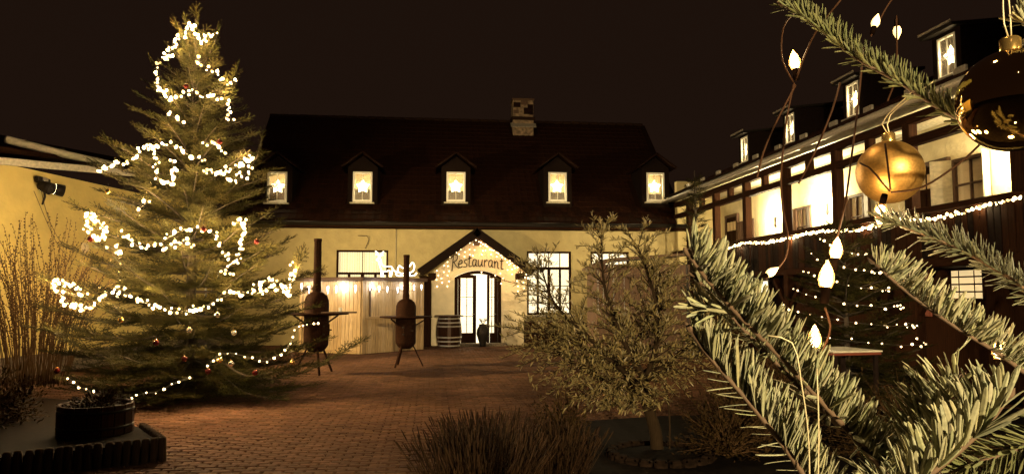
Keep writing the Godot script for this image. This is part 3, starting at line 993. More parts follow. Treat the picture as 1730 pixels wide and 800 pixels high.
		for g in [-1, 1]:
			var sh := bmesh(V(0, 0, 0), V(wd * 0.45, ht, 0.035), 0.008)
			var at := Transform3D(Basis.from_euler(V(0, g * (-0.9 if big else -0.12), 0)), V(g * (wd * 0.62 if big else wd * 0.74), 0, 0.2 if big else 0.08))
			var sht := obj("shutter", sh, M.mid_wood if not big else M.cream, w, at)
			for k in 2:
				obj("shutter_panel", bmesh(V(0, -0.32 + 0.62 * k, 0.02), V(wd * 0.32, ht * 0.38, 0.02), 0.008), M.mid_wood if not big else M.cream, sht)
		obj("window_sill", bmesh(V(0, -ht / 2 - 0.04, 0.12), V(wd + 0.2, 0.05, 0.2), 0.01), M.cream, w)
	# ground floor: small lit window, lit lattice behind the braces
	var g1 := thing("ground_floor_window", "small bright window under the boarded gallery at its far end", "window", V(9.97, 1.95, -21.4), "", -PI / 2)
	sash("window_frame", g1, Transform3D(), 0.8, 0.42, 0.05, 0.05, M.white, [0.0], [], 0.03, M.glass)
	obj("lit_window_pane", bmesh(V(0, 0, -0.02), V(0.72, 0.34, 0.01)), M.pane_lit, g1)
	var g2 := thing("lattice_window", "lit ground floor window with horizontal bars behind the dark braces", "window", V(9.97, 1.9, -12.85), "", -PI / 2)
	sash("window_frame", g2, Transform3D(), 0.9, 0.62, 0.05, 0.05, M.dark_wood, [-0.2, 0.2], [-0.14, 0.0, 0.14], 0.035, M.glass)
	obj("lit_window_pane", bmesh(V(0, 0, -0.02), V(0.82, 0.54, 0.01)), M.pane_dim, g2)
	var rb := thing("red_wooden_shutter", "reddish wooden shutter leaning under the gallery beside the lattice window", "shutter", V(9.85, 1.75, -13.95), "", -PI / 2)
	for k in 4:
		obj("plank", bmesh(V(-0.22 + 0.15 * k, 0, 0), V(0.14, 0.95, 0.03), 0.008), M.red_paint, rb)
	obj("cross_rail", bmesh(V(0, 0.3, 0.03), V(0.58, 0.08, 0.025), 0.006), M.red_paint, rb)
	# wall lamps on the gallery
	var wl := [[-21.3, 4.0, 1.3, "bright gallery wall lamp beside the far shuttered window"], [-18.35, 4.06, 2.6, "brightest gallery wall lamp in the middle of the timber house"], [-11.8, 4.3, 1.3, "gallery wall lamp shining on the near wall beside the open casements"]]
	for q in wl:
		var l := thing("gallery_wall_lamp", q[3], "wall lamp", V(10.25, q[1], q[0]))
		obj("back_plate", bmesh(V(0.125, -0.1, 0), V(0.03, 0.3, 0.12), 0.01), M.metal_dark, l)
		obj("lamp_arm", tmesh([V(0.12, -0.16, 0), V(0.0, -0.18, 0), V(-0.06, -0.12, 0)], 0.014, 0.014, 6), M.metal_dark, l)
		obj("lamp_globe", lmesh([[0.0001, -0.1], [0.08, -0.06], [0.1, 0.0], [0.08, 0.07], [0.0001, 0.11]], 12), M.lamp, l, Transform3D(Basis(), V(-0.06, 0, 0)))
		omni(l, V(-0.06, 0, 0), q[2] * 9.0, Color(1.0, 0.80, 0.42), 0.08)
	var fit := thing("ceiling_lamp_box", "white box lamp fixed under the gallery eave above the gold bauble", "lamp", V(9.1, 4.98, -13.6), "", 0.5)
	obj("housing", bmesh(V(0, 0, 0), V(0.24, 0.16, 0.62), 0.03), M.white, fit)
	obj("diffuser", bmesh(V(0, -0.09, 0), V(0.2, 0.03, 0.56), 0.01), M.pane_dim, fit)
	# bright garland along the parapet
	var pts := [V(8.74, 3.10, -22.2), V(8.74, 3.06, -21.2), V(8.74, 3.14, -19.9), V(8.74, 3.07, -18.4), V(8.74, 3.09, -17.1), V(8.74, 3.13, -16.2), V(8.74, 3.07, -15.0), V(8.74, 3.03, -14.0), V(8.74, 3.10, -13.1), V(8.74, 3.03, -12.2), V(8.74, 3.05, -11.4), V(8.74, 3.13, -10.5), V(8.74, 3.2, -9.6)]
	light_string("parapet_garland", "bright fairy light garland draped along the boarded gallery parapet", pts, 0.032, 0.03, M.bulb, small_bulb(0.025, 0.055), Vector3.ZERO, [0.15, 0.4, 0.65, 0.9], 0.5)

func light_string(called: String, label: String, pts: Array, step: float, jit: float, m, bm: Mesh, at: Vector3, lamps := [], energy := 0.3, group := "") -> Node3D:
	var t := thing(called, label, "fairy lights", at, group)
	var line := smoothed(pts, step * 1.35)
	obj("cord", tmesh(smoothed(pts, 0.12), 0.004, 0.004, 4), M.cord, t)
	var first := []
	for p in line:
		var q: Vector3 = p + V(rf(-jit, jit), rf(-jit, jit), rf(-jit, jit))
		first.append(q)
		var mm = m
		if m == M.bulb: mm = [M.bulb, M.bulb, M.bulb_soft, M.bulb_dim][rng.randi() % 4]
		obj("bulb", bm, mm, t, Transform3D(Basis.from_euler(V(rf(-0.9, 0.9), rf(0, TAU), rf(-0.9, 0.9))).scaled(Vector3.ONE * rf(0.45, 1.25)), q))
	for f in lamps:
		omni(t, first[int(f * (first.size() - 1))], energy)
	return t

# ---------------------------------------------------------------- yard lantern behind the viewer, mirrored in the baubles
func lamps():
	var l := thing("yard_floodlight", "floodlight on a black pole behind the viewer shining into the yard", "floodlight", V(0.9, 0, 9.2))
	obj("pole", lmesh([[0.14, 0.0], [0.14, 0.1], [0.07, 0.2], [0.05, 0.5], [0.045, 3.3], [0.0001, 3.3]], 14), M.metal_dark, l)
	var aim := V(3.4, -2.6, -29.0).normalized()
	var fr := frame_of(aim)
	var b := Basis(fr[0], aim, fr[0].cross(aim))
	var head := obj("lamp_head", lmesh([[0.0001, -0.2], [0.1, -0.18], [0.16, -0.02], [0.2, 0.03], [0.2, 0.06], [0.17, 0.06], [0.15, 0.02]], 18), M.metal_dark, l, Transform3D(b, V(0, 3.4, -0.1)))
	obj("lamp_lens", lmesh([[0.17, 0.02], [0.0001, 0.03]], 18), M.lamp, head)
	var sp := SpotLight3D.new()
	sp.name = "flood_light"
	sp.light_color = Color(1.0, 0.79, 0.44).linear_to_srgb()
	sp.light_energy = 560.0
	sp.light_size = 0.14
	sp.spot_angle = 21.5
	sp.spot_range = 90.0
	sp.spot_attenuation = 2.0
	sp.spot_angle_attenuation = 1.0
	sp.shadow_enabled = true
	l.add_child(sp)
	sp.position = V(0, 3.4, -0.1) + aim * 0.09
	sp.basis = Basis.looking_at(aim, Vector3.UP)

# ---------------------------------------------------------------- pine market hut with icicle lights
func market_hut():
	var h := thing("market_hut", "pale pine boarded market hut with icicle lights in front of the restaurant", "market hut")
	var c := [V(-3.85, 0, -22.7), V(-1.97, 0, -21.75), V(-0.22, 0, -23.5)]
	for f in 2:
		var a: Vector3 = c[f]
		var b: Vector3 = c[f + 1]
		var u := (b - a).normalized()
		var n := u.cross(Vector3.UP)
		var bs := Basis(u, Vector3.UP, n)
		var ln := a.distance_to(b)
		var cnt := int(ln / 0.128)
		var w := ln / cnt
		for k in cnt:
			var p := a + u * (w * (k + 0.5))
			obj("plank", bmesh(V(0, 1.06, 0), V(w - 0.007, 2.1, 0.024), 0.004), M.pine[rng.randi() % 3], h, Transform3D(bs, p + n * rf(-0.003, 0.003)))
		for x in [0.05, ln - 0.05]:
			obj("corner_post", bmesh(V(0, 1.06, 0.028), V(0.1, 2.1, 0.03), 0.006), M.pine[0], h, Transform3D(bs, a + u * x))
		if f == 1:
			obj("rail", bmesh(V(0, 1.04, 0.03), V(ln - 0.25, 0.07, 0.03), 0.006), M.pine_h, h, Transform3D(bs, a + u * (ln / 2)))
			obj("rail", bmesh(V(0, 1.86, 0.03), V(ln - 0.7, 0.05, 0.03), 0.006), M.pine_h, h, Transform3D(bs, a + u * (ln / 2)))
			obj("hatch_post", bmesh(V(0, 1.5, 0.032), V(0.05, 0.85, 0.03), 0.006), M.mid_wood, h, Transform3D(bs, a + u * 0.3))
			obj("hatch_post", bmesh(V(0, 1.5, 0.032), V(0.06, 0.85, 0.03), 0.006), M.pine[1], h, Transform3D(bs, a + u * (ln - 0.35)))
		else:
			obj("base_board", bmesh(V(0, 0.06, 0.028), V(ln - 0.22, 0.1, 0.025), 0.006), M.pine_h, h, Transform3D(bs, a + u * (ln / 2)))
		var fascia := obj("roof_edge", bmesh(V(0, 2.16, 0.1), V(ln + 0.16, 0.1, 0.05), 0.01), M.mid_wood, h, Transform3D(bs, a + u * (ln / 2)))
	var s := begin()
	var poly := PackedVector2Array([Vector2(-3.98, -22.75), Vector2(-1.97, -21.62), Vector2(-0.08, -23.5), Vector2(-0.6, -25.4), Vector2(-3.9, -25.4)])
	prism(s, poly, 2.17, 2.22)
	obj("roof", done(s), M.mid_wood, h, Transform3D(Basis(V(1, 0, 0), V(0, 0, 1), V(0, 1, 0)), Vector3.ZERO))
	obj("back_wall", bmesh(V(-2.2, 1.06, -25.3), V(3.2, 2.1, 0.05)), M.pine[1], h)
	# icicle lights under the edge
	var t := thing("icicle_lights", "white icicle lights hanging under the roof edge of the pine hut", "fairy lights")
	var ice := lmesh([[0.0001, -0.13], [0.014, -0.06], [0.024, 0.02], [0.018, 0.05], [0.0001, 0.06]], 6)
	for f in 2:
		var a: Vector3 = c[f]
		var b: Vector3 = c[f + 1]
		var n := (b - a).normalized().cross(Vector3.UP)
		var pts := []
		for k in 7:
			var g := (k + 0.5 + rf(-0.2, 0.2)) / 7.0
			var p := a.lerp(b, g) + n * 0.16 + V(0, 1.98 - rf(0.0, 0.12), 0)
			obj("icicle_bulb", ice, M.bulb_white, t, Transform3D(Basis().scaled(Vector3.ONE * (1.25 if f == 0 else 1.0)), p))
			pts.append(V(p.x, 2.12, p.z)); pts.append(p + V(0, 0.05, 0)); pts.append(V(p.x + 0.02, 2.12, p.z))
		obj("cord", tmesh(pts, 0.004, 0.004, 4), M.cord, t)
		for q in [0.2, 0.7]:
			omni(t, a.lerp(b, q) + n * 0.2 + V(0, 1.93, 0), 0.5, Color(0.92, 0.95, 1.0), 0.05)
	# rope-light reindeer and sleigh on the roof
	var r := thing("reindeer_rope_light", "glowing white rope-light reindeer pulling a sleigh on the hut roof", "light figure", V(-1.62, 2.24, -22.35), "", -0.55)
	var lines := [
		[[0.02, 0.5], [0.1, 0.56], [0.17, 0.52], [0.22, 0.36], [0.34, 0.3], [0.52, 0.3], [0.6, 0.24], [0.58, 0.12], [0.55, 0.0]],
		[[0.02, 0.5], [0.1, 0.46], [0.14, 0.34], [0.2, 0.18], [0.2, 0.0]],
		[[0.24, 0.17], [0.28, 0.0]], [[0.2, 0.17], [0.36, 0.15], [0.5, 0.17], [0.5, 0.0]],
		[[0.12, 0.55], [0.08, 0.68], [-0.02, 0.76]], [[0.08, 0.66], [0.0, 0.66]], [[0.14, 0.55], [0.2, 0.68], [0.28, 0.74]], [[0.19, 0.66], [0.26, 0.64]],
		[[0.62, 0.2], [0.76, 0.12], [0.86, 0.1]],
		[[0.84, 0.32], [0.78, 0.2], [0.86, 0.1], [1.1, 0.1], [1.3, 0.14], [1.36, 0.3], [1.28, 0.4], [1.18, 0.28], [0.98, 0.24], [0.84, 0.32]],
		[[0.72, 0.1], [0.78, 0.02], [1.0, 0.02], [1.34, 0.02], [1.44, 0.1]], [[0.92, 0.1], [0.92, 0.02]], [[1.2, 0.1], [1.2, 0.02]],
	]
	for l in lines:
		var pts := []
		for q in l: pts.append(V(q[0], q[1], 0))
		obj("rope_light", tmesh(smoothed(pts, 0.04), 0.017, 0.017, 6), M.rope, r)
	omni(r, V(0.6, 0.35, 0.12), 0.12, Color(1.0, 0.92, 0.75), 0.05)
	# evergreen sprigs along the roof edge
	var gl := thing("evergreen_garland", "dark evergreen garland lying along the pine hut's roof edge", "garland")
	var list := []
	for k in 70:
		var f := 0 if k < 40 else 1
		var p: Vector3 = c[f].lerp(c[f + 1], rf(0.0, 0.42) if f == 0 else rf(0.75, 1.15)) + V(0, 2.26, 0)
		list.append(Transform3D(Basis.from_euler(V(rf(-1.5, 1.5), rf(0, TAU), rf(-1, 1))).scaled(Vector3.ONE * rf(0.6, 1.0)), p + V(rf(-.04, .04), rf(-0.03, 0.05), rf(-.04, .04))))
	many("sprigs", frond(), M.leaf_dark, list, [], gl)
	# dark post between hut and porch
	var d := thing("timber_post", "dark rough timber post standing between the pine hut and the porch", "post", V(-0.12, 0, -24.75))
	obj("post", bmesh(V(0, 1.15, 0), V(0.3, 2.3, 0.26), 0.03), M.dark_wood, d)
	obj("bracket", bmesh(V(0.02, 2.25, 0.1), V(0.5, 0.14, 0.3), 0.02), M.dark_wood, d)

func brown_hut():
	var h := thing("brown_hut", "brown boarded hut standing behind the olive tree", "hut", V(5.55, 0, -19.0))
	for k in 17:
		var x := -1.12 + k * 0.14
		obj("plank", bmesh(V(x, 1.22 + 0.03, 0), V(0.134, 2.5, 0.024), 0.005), M.brown_board, h)
	for k in 9:
		obj("side_plank", bmesh(V(-1.2, 1.25, -0.08 - k * 0.14), V(0.024, 2.5, 0.134), 0.005), M.brown_board, h)
	obj("side_wall", bmesh(V(1.28, 1.25, -0.6), V(0.03, 2.5, 1.2)), M.brown_board, h)
	obj("door_frame", bmesh(V(0.2, 1.1, 0.03), V(0.07, 2.2, 0.04), 0.008), M.mid_wood, h)
	obj("cross_rail", bmesh(V(0.0, 2.2, 0.03), V(2.3, 0.08, 0.04), 0.008), M.mid_wood, h)
	var s := begin()
	prism(s, PackedVector2Array([Vector2(-1.34, 2.42), Vector2(-0.86, 2.66), Vector2(1.4, 2.82), Vector2(1.4, 2.76), Vector2(-0.84, 2.58), Vector2(-1.34, 2.36)]), -1.3, 0.14)
	obj("roof", done(s), M.brown_board, h)

# ---------------------------------------------------------------- barrel stoves and the cask
func stove(label: String, at: Vector3, sc: float, turn: float, twin: bool) -> Node3D:
	var t := thing("barrel_stove", label, "stove", at, "rusty barrel stoves in the yard", turn)
	t.scale = Vector3.ONE * sc
	obj("body", lmesh([[0.0001, 0.42], [0.12, 0.43], [0.2, 0.5], [0.235, 0.56], [0.24, 0.6], [0.24, 0.98], [0.247, 0.985], [0.247, 1.02], [0.24, 1.025], [0.24, 1.36], [0.235, 1.44], [0.2, 1.53], [0.14, 1.58], [0.085, 1.61]], 28), M.rusty, t)
	obj("chimney_pipe", lmesh([[0.085, 1.58], [0.082, 1.7], [0.075, 1.75], [0.072, 2.6], [0.078, 2.61], [0.078, 2.66], [0.062, 2.66]], 18), M.rusty, t)
	if twin:
		obj("heat_shield", lmesh([[0.06, 1.5], [0.06, 2.42], [0.05, 2.42]], 14), M.rusty, t, Transform3D(Basis(), V(0.10, 0, -0.05)))
	var ring := obj("ring_table", lmesh([[0.25, 1.13], [0.62, 1.165], [0.625, 1.18], [0.62, 1.195], [0.25, 1.19]], 32), M.rusty, t)
	for k in 3:
		var a := TAU * k / 3 + 0.4
		obj("table_bracket", beam(V(cos(a) * 0.23, 0.98, sin(a) * 0.23), V(cos(a) * 0.5, 1.14, sin(a) * 0.5), 0.03, 0.03, 0.004), M.rusty, ring)
	for k in 3:
		var a := TAU * k / 3 + 0.25
		obj("leg", beam(V(cos(a) * 0.17, 0.52, sin(a) * 0.17), V(cos(a) * 0.42, 0.015, sin(a) * 0.42), 0.045, 0.03, 0.006), M.rusty, t)
	var dr := obj("fire_door", bmesh(V(0, 0.86, 0.235), V(0.2, 0.24, 0.03), 0.01), M.rusty, t)
	obj("latch", bmesh(V(0.11, 0.86, 0.258), V(0.06, 0.025, 0.02), 0.004), M.metal_dark, dr)
	for g in [-1, 1]:
		obj("hinge", bmesh(V(-0.1, 0.86 + g * 0.08, 0.25), V(0.05, 0.03, 0.02), 0.004), M.metal_dark, dr)
	return t

func stoves():
	stove("rusty barrel stove with ring table and tall pipe in the middle of the yard", V(-0.57, 0, -17.9), 1.0, 0.2, false)
	stove("larger rusty barrel stove with twin pipes beside the right edge of the lit fir", V(-2.45, 0, -16.5), 1.1, 1.1, true)
	var bd := thing("serving_board", "flat wooden board lying on the ring table of the larger stove", "board", V(-1.95, 1.325, -16.35), "", 0.1)
	obj("board", bmesh(V(0, 0, 0), V(0.75, 0.03, 0.26), 0.008), M.mid_wood, bd)
	var cup := thing("small_mugs", "small pale mug standing on the board of the larger stove", "mug", V(-1.93, 1.34, -16.35))
	obj("mug_body", lmesh([[0.0001, 0.0], [0.03, 0.0], [0.035, 0.09], [0.03, 0.09], [0.026, 0.01]], 12), M.white, cup)
	obj("mug_handle", tmesh(smoothed([V(0.033, 0.075, 0), V(0.06, 0.06, 0), V(0.055, 0.03, 0), V(0.031, 0.02, 0)], 0.01), 0.005, 0.005, 5), M.white, cup)
	# oak cask with a round board on top
	var c := thing("wooden_barrel", "old oak barrel with iron hoops standing left of the restaurant door", "barrel", V(0.62, 0, -24.35))
	var R := func(y: float) -> float: return 0.415 - 0.085 * pow((y - 0.5) / 0.5, 2.0)
	for k in 22:
		var s := begin()
		var a0 := TAU * (k + 0.04) / 22
		var a1 := TAU * (k + 0.96) / 22
		for i in 8:
			var y0 := i / 8.0
			var y1 := (i + 1) / 8.0
			var q := []
			for pr in [[a0, y0], [a0, y1], [a1, y1], [a1, y0]]:
				q.append(V(cos(pr[0]) * R.call(pr[1]), pr[1] + 0.01, -sin(pr[0]) * R.call(pr[1])))
			quad(s, q[0], q[1], q[2], q[3])
		obj("stave", done(s), M.mid_wood if k % 4 == 0 else M.dark_wood, c)
	obj("barrel_core", lmesh([[0.0001, 0.03], [0.31, 0.03], [0.39, 0.5], [0.31, 0.97], [0.0001, 0.97]], 22), M.dark_wood, c)
	for y in [0.06, 0.2, 0.33, 0.68, 0.80, 0.93]:
		var r: float = R.call(y)
		obj("hoop", lmesh([[r + 0.001, y - 0.02], [r + 0.008, y - 0.02], [r + 0.008, y + 0.03], [r + 0.001, y + 0.03]], 28), M.zinc, c)
	var tt := thing("round_board", "round wooden table board lying on top of the oak barrel", "table top", V(0.62, 1.012, -24.35))
	obj("board", lmesh([[0.0001, 0.0], [0.46, 0.0], [0.47, 0.015], [0.46, 0.03], [0.0001, 0.03]], 32, false), M.mid_wood, tt)

func small_things():
	# tall dark vase with twigs at the door
	var v := thing("dark_vase", "dark vase of twigs and flowers standing before the restaurant door", "vase", V(1.74, 0.02, -24.55))
	v.scale = V(1.05, 0.72, 1.05)
	obj("vase_body", lmesh([[0.0001, 0.0], [0.11, 0.0], [0.1, 0.06], [0.15, 0.3], [0.2, 0.55], [0.19, 0.75], [0.13, 0.9], [0.12, 0.96], [0.15, 1.0], [0.13, 1.0]], 20), M.metal_dark, v)
	var list := []
	var s := begin(true)
	for k in 26:
		var d := V(rf(-0.5, 0.5), 1.0, rf(-0.4, 0.4)).normalized()
		var tip := V(0, 0.95, 0) + d * rf(0.18, 0.38)
		tube(s, [V(0, 0.9, 0), V(0, 0.95, 0) + d * 0.12, tip], 0.004, 0.002, 4)
		for j in 5:
			list.append(Transform3D(Basis.from_euler(V(rf(-1, 1), rf(0, TAU), rf(-1, 1))).scaled(Vector3.ONE * rf(0.7, 1.2)), tip - d * rf(0, 0.12)))
	stuff(obj("twigs", done(s), M.stem, v))
	many("leaves", leaf_mesh(), M.leaf_dark, list, [], v)
	# low boarded planter under the right-hand windows
	var p := thing("boarded_planter", "low dark boarded planter under the lit window right of the porch", "planter", V(4.55, 0, -24.4))
	for k in 18:
		obj("plank", bmesh(V(-1.3 + k * 0.155, 0.4, 0), V(0.148, 0.8, 0.03), 0.006), M.dark_wood, p)
	for g in [-1.36, 1.42]:
		obj("end_board", bmesh(V(g, 0.4, -0.35), V(0.03, 0.8, 0.7), 0.006), M.dark_wood, p)
	obj("top_rim", bmesh(V(0.03, 0.82, -0.02), V(2.9, 0.04, 0.14), 0.01), M.mid_wood, p)
	obj("soil", bmesh(V(0.03, 0.72, -0.38), V(2.74, 0.06, 0.66)), M.soil, p)
	# standing table by the right fir
	var t := thing("standing_table", "tall table with a pale top and reddish edge in front of the dark fir", "table", V(4.93, 0, -8.55), "", 0.15)
	obj("table_top", bmesh(V(0, 1.04, 0), V(0.68, 0.02, 0.68), 0.006), M.cream, t)
	obj("table_edge", bmesh(V(0, 1.012, 0), V(0.66, 0.03, 0.66), 0.006), M.red_paint, t)
	for g in [[-1, -1], [1, -1], [1, 1], [-1, 1]]:
		obj("leg", bmesh(V(g[0] * 0.28, 0.5, g[1] * 0.28), V(0.05, 1.0, 0.05), 0.008), M.slate, t)
	# raised bed with a log palisade, bottom left
	var b := thing("palisade_edging", "low log palisade edging the dark raised bed at the bottom left", "edging")
	var a0 := V(-5.6, 0, -6.6)
	var a1 := V(-2.72, 0, -8.1)
	var a2 := V(-3.25, 0, -9.0)
	var n1 := int(a0.distance_to(a1) / 0.082)
	for k in n1 + 1:
		var q := a0.lerp(a1, float(k) / n1)
		obj("palisade_post", lmesh([[0.039, -0.05], [0.039, 0.22 + rf(-0.012, 0.012)], [0.031, 0.245], [0.0001, 0.25]], 8), M.log, b, Transform3D(Basis.from_euler(V(rf(-0.03, 0.03), rf(0, 3), rf(-0.04, 0.06))), q))
	for k in range(1, 12):
		obj("palisade_post", lmesh([[0.039, -0.05], [0.039, 0.22 + rf(-0.012, 0.012)], [0.031, 0.245], [0.0001, 0.25]], 8), M.log, b, Transform3D(Basis.from_euler(V(0, rf(0, 3), rf(-0.03, 0.03))), a1.lerp(a2, k / 11.0)))
	var s2 := begin()
	prism(s2, PackedVector2Array([Vector2(-5.6, 6.66), Vector2(-2.76, 8.14), Vector2(-3.28, 9.0), Vector2(-5.2, 11.5), Vector2(-9.0, 13.5), Vector2(-9.0, 6.66)]), -0.05, 0.19)
	struct(obj("raised_bed_ground", done(s2), M.soil, null, Transform3D(Basis(V(1, 0, 0), V(0, 0, -1), V(0, 1, 0)), Vector3.ZERO)))
	var tub := thing("half_barrel_tub", "dark wooden half-barrel tub standing on the raised bed by the fir", "plant tub", V(-3.66, 0.19, -8.75))
	for k in 18:
		var aa := TAU * k / 18
		obj("stave", bmesh(V(0, 0.16, 0.36), V(0.122, 0.32, 0.03), 0.006), M.dark_wood, tub, Transform3D(Basis.from_euler(V(0, aa, 0)), Vector3.ZERO))
	for y in [0.07, 0.24]:
		obj("hoop", lmesh([[0.376, y], [0.384, y], [0.384, y + 0.03], [0.376, y + 0.03]], 24), M.metal_dark, tub)
	obj("soil", lmesh([[0.34, 0.26], [0.2, 0.29], [0.0001, 0.3]], 16), M.soil, tub)
	# stone ring round the olive
	var r := thing("stone_tree_ring", "low round stone ring round the foot of the olive tree", "tree ring", V(2.38, 0.03, -7.6))
	for k in 22:
		var aa := TAU * k / 22
		obj("stone", bmesh(V(0, 0.03, 0.5), V(0.135 + rf(-.01, .01), 0.09 + rf(-0.012, 0.012), 0.11), 0.022), M.ring, r, Transform3D(Basis.from_euler(V(0, aa, 0)), Vector3.ZERO))
	obj("mulch", lmesh([[0.46, 0.03], [0.25, 0.05], [0.0001, 0.06]], 18), M.soil, r)

# ---------------------------------------------------------------- firs
var frond_mesh: ArrayMesh

func frond() -> ArrayMesh:   # a flat fir spray, about 0.24 m long, along +y
	if frond_mesh: return frond_mesh
	var r := RandomNumberGenerator.new()
	r.seed = 5
	var s := begin()
	var axes := [[V(0, 0, 0), V(0, 0.23, 0.01)]]
	for k in 2:
		for g in [-1, 1]:
			var y := 0.02 + 0.085 * k
			axes.append([V(0, y, 0), V(g * (0.095 - 0.03 * k), y + 0.10 - 0.02 * k, r.randf_range(-0.015, 0.03))])
	for a in axes:
		var d: Vector3 = (a[1] - a[0])
		var ln := d.length()
		d = d / ln
		var sd := d.cross(V(0, 0, 1)).normalized()
		quad(s, a[0] - sd * 0.002, a[1] - sd * 0.001, a[1] + sd * 0.001, a[0] + sd * 0.002)
		var n := int(ln / 0.0066)
		for k in n:
			for g in [-1, 1]:
				var p: Vector3 = a[0] + d * (ln * (k + 0.5) / n)
				var dir: Vector3 = (sd * g * r.randf_range(0.6, 1.0) + d * r.randf_range(0.35, 0.7) + V(0, 0, r.randf_range(-0.1, 0.75))).normalized()
				var w := dir.cross(V(r.randf_range(-1, 1), r.randf_range(-1, 1), 1.0)).normalized() * 0.0028
				var l := r.randf_range(0.017, 0.026)
				tri(s, p - w, p + dir * l, p + w)
	frond_mesh = done(s)
	return frond_mesh

func spray(list: Array, cols: Array, pts: Array, ln: float, dense := 1.0, tone := 1.0):
	# side twigs with fronds along a branch
	var line := smoothed(pts, 0.07 / dense)
	var n := line.size()
	for i in n:
		var t := float(i) / (n - 1)
		if t < 0.12: continue
		var d: Vector3 = (line[mini(i + 1, n - 1)] - line[maxi(i - 1, 0)]).normalized()
		var sd := d.cross(Vector3.UP).normalized()
		var up := sd.cross(d)
		for g in [-1, 1]:
			var tl := clampf((1.0 - t) * ln * 0.42, 0.0, 0.46) * rf(0.7, 1.15)
			var td: Vector3 = (d * 0.75 + sd * g * rf(0.7, 1.0) + up * rf(-0.18, 0.22)).normalized()
			var k := 0.0
			while k <= tl:
				add_frond(list, cols, line[i] + td * k, (td + V(rf(-.2, .2), rf(-.2, .2), rf(-.2, .2))).normalized(), up, rf(0.75, 1.1), tone)
				k += 0.15
	add_frond(list, cols, line[n - 1], (line[n - 1] - line[n - 3]).normalized(), Vector3.UP, 1.1, tone)

func add_frond(list: Array, cols: Array, p: Vector3, d: Vector3, up: Vector3, sc: float, tone: float):
	if rng.randf() < 0.14: return
	var x := d.cross(up)
	if x.length() < 0.05: x = V(1, 0, 0)
	x = x.normalized().rotated(d, rf(-0.5, 0.5))
	list.append(Transform3D(Basis(x, d, x.cross(d)).scaled_local(Vector3.ONE * sc), p))
	var g := rf(0.4, 1.5) * tone
	cols.append(Color(g * rf(0.9, 1.1), g, g * rf(0.8, 1.1)))

func fir(called: String, label: String, at: Vector3, height: float, lean: float, prof: Array, gap: float, per: int, special: Array, tone: float, cat := "fir tree") -> Node3D:
	var t := thing(called, label, cat, at)
	obj("trunk", tmesh([V(0, -0.05, 0), V(lean * 0.3, height * 0.4, 0), V(lean, height, 0)], height * 0.017 + 0.01, 0.012, 10), M.bark, t)
	var list := []
	var cols := []
	var R := func(y: float) -> float:
		for i in prof.size() - 1:
			if y <= prof[i + 1][0]:
				return lerpf(prof[i][1], prof[i + 1][1], clampf((y - prof[i][0]) / (prof[i + 1][0] - prof[i][0]), 0, 1))
		return 0.05
	var y := 0.22
	var turn := 0.0
	while y < height - 0.25:
		var f := y / height
		var cnt := maxi(4, int(per * (1.05 - 0.4 * f)))
		for k in cnt:
			var az := turn + TAU * k / cnt + rf(-0.25, 0.25)
			var ln: float = R.call(y) * rf(0.68, 1.06)
			var o := V(cos(az), 0, sin(az))
			var rise := lerpf(0.10, -0.65, f)      # the low branches droop from higher up, the top ones climb
			var b := V(lean * f, y + rise * ln + rf(-0.05, 0.05), 0)
			if b.y > height - 0.1: b.y = height - 0.1
			if b.y < 0.1: b.y = 0.1
			var tip := V(lean * f, maxf(0.07, y + rf(-0.05, 0.05)), 0) + o * ln
			var mid := b.lerp(tip, 0.55) + V(0, -0.05 * ln + (0.08 * ln if f > 0.5 else -0.03 * ln), 0)
			mid.y = maxf(mid.y, 0.06)
			var pts := [b, mid, tip]
			obj("branch", tmesh(smoothed(pts, 0.25), 0.012 + 0.008 * ln, 0.004, 5), M.bark, t)
			spray(list, cols, pts, ln, 1.0, tone)
		turn += 0.9
		y += gap * lerpf(1.0, 0.75, f)
	for sp in special:
		var pts := []
		for q in sp: pts.append(q)
		var ln := 0.0
		for i in pts.size() - 1: ln += pts[i].distance_to(pts[i + 1])
		obj("branch", tmesh(smoothed(pts, 0.15), 0.008 + 0.006 * ln, 0.004, 5), M.bark, t)
		spray(list, cols, pts, minf(ln, 0.9), 1.1, tone)
	many("needles", frond(), M.needle, list, cols, t)
	return t

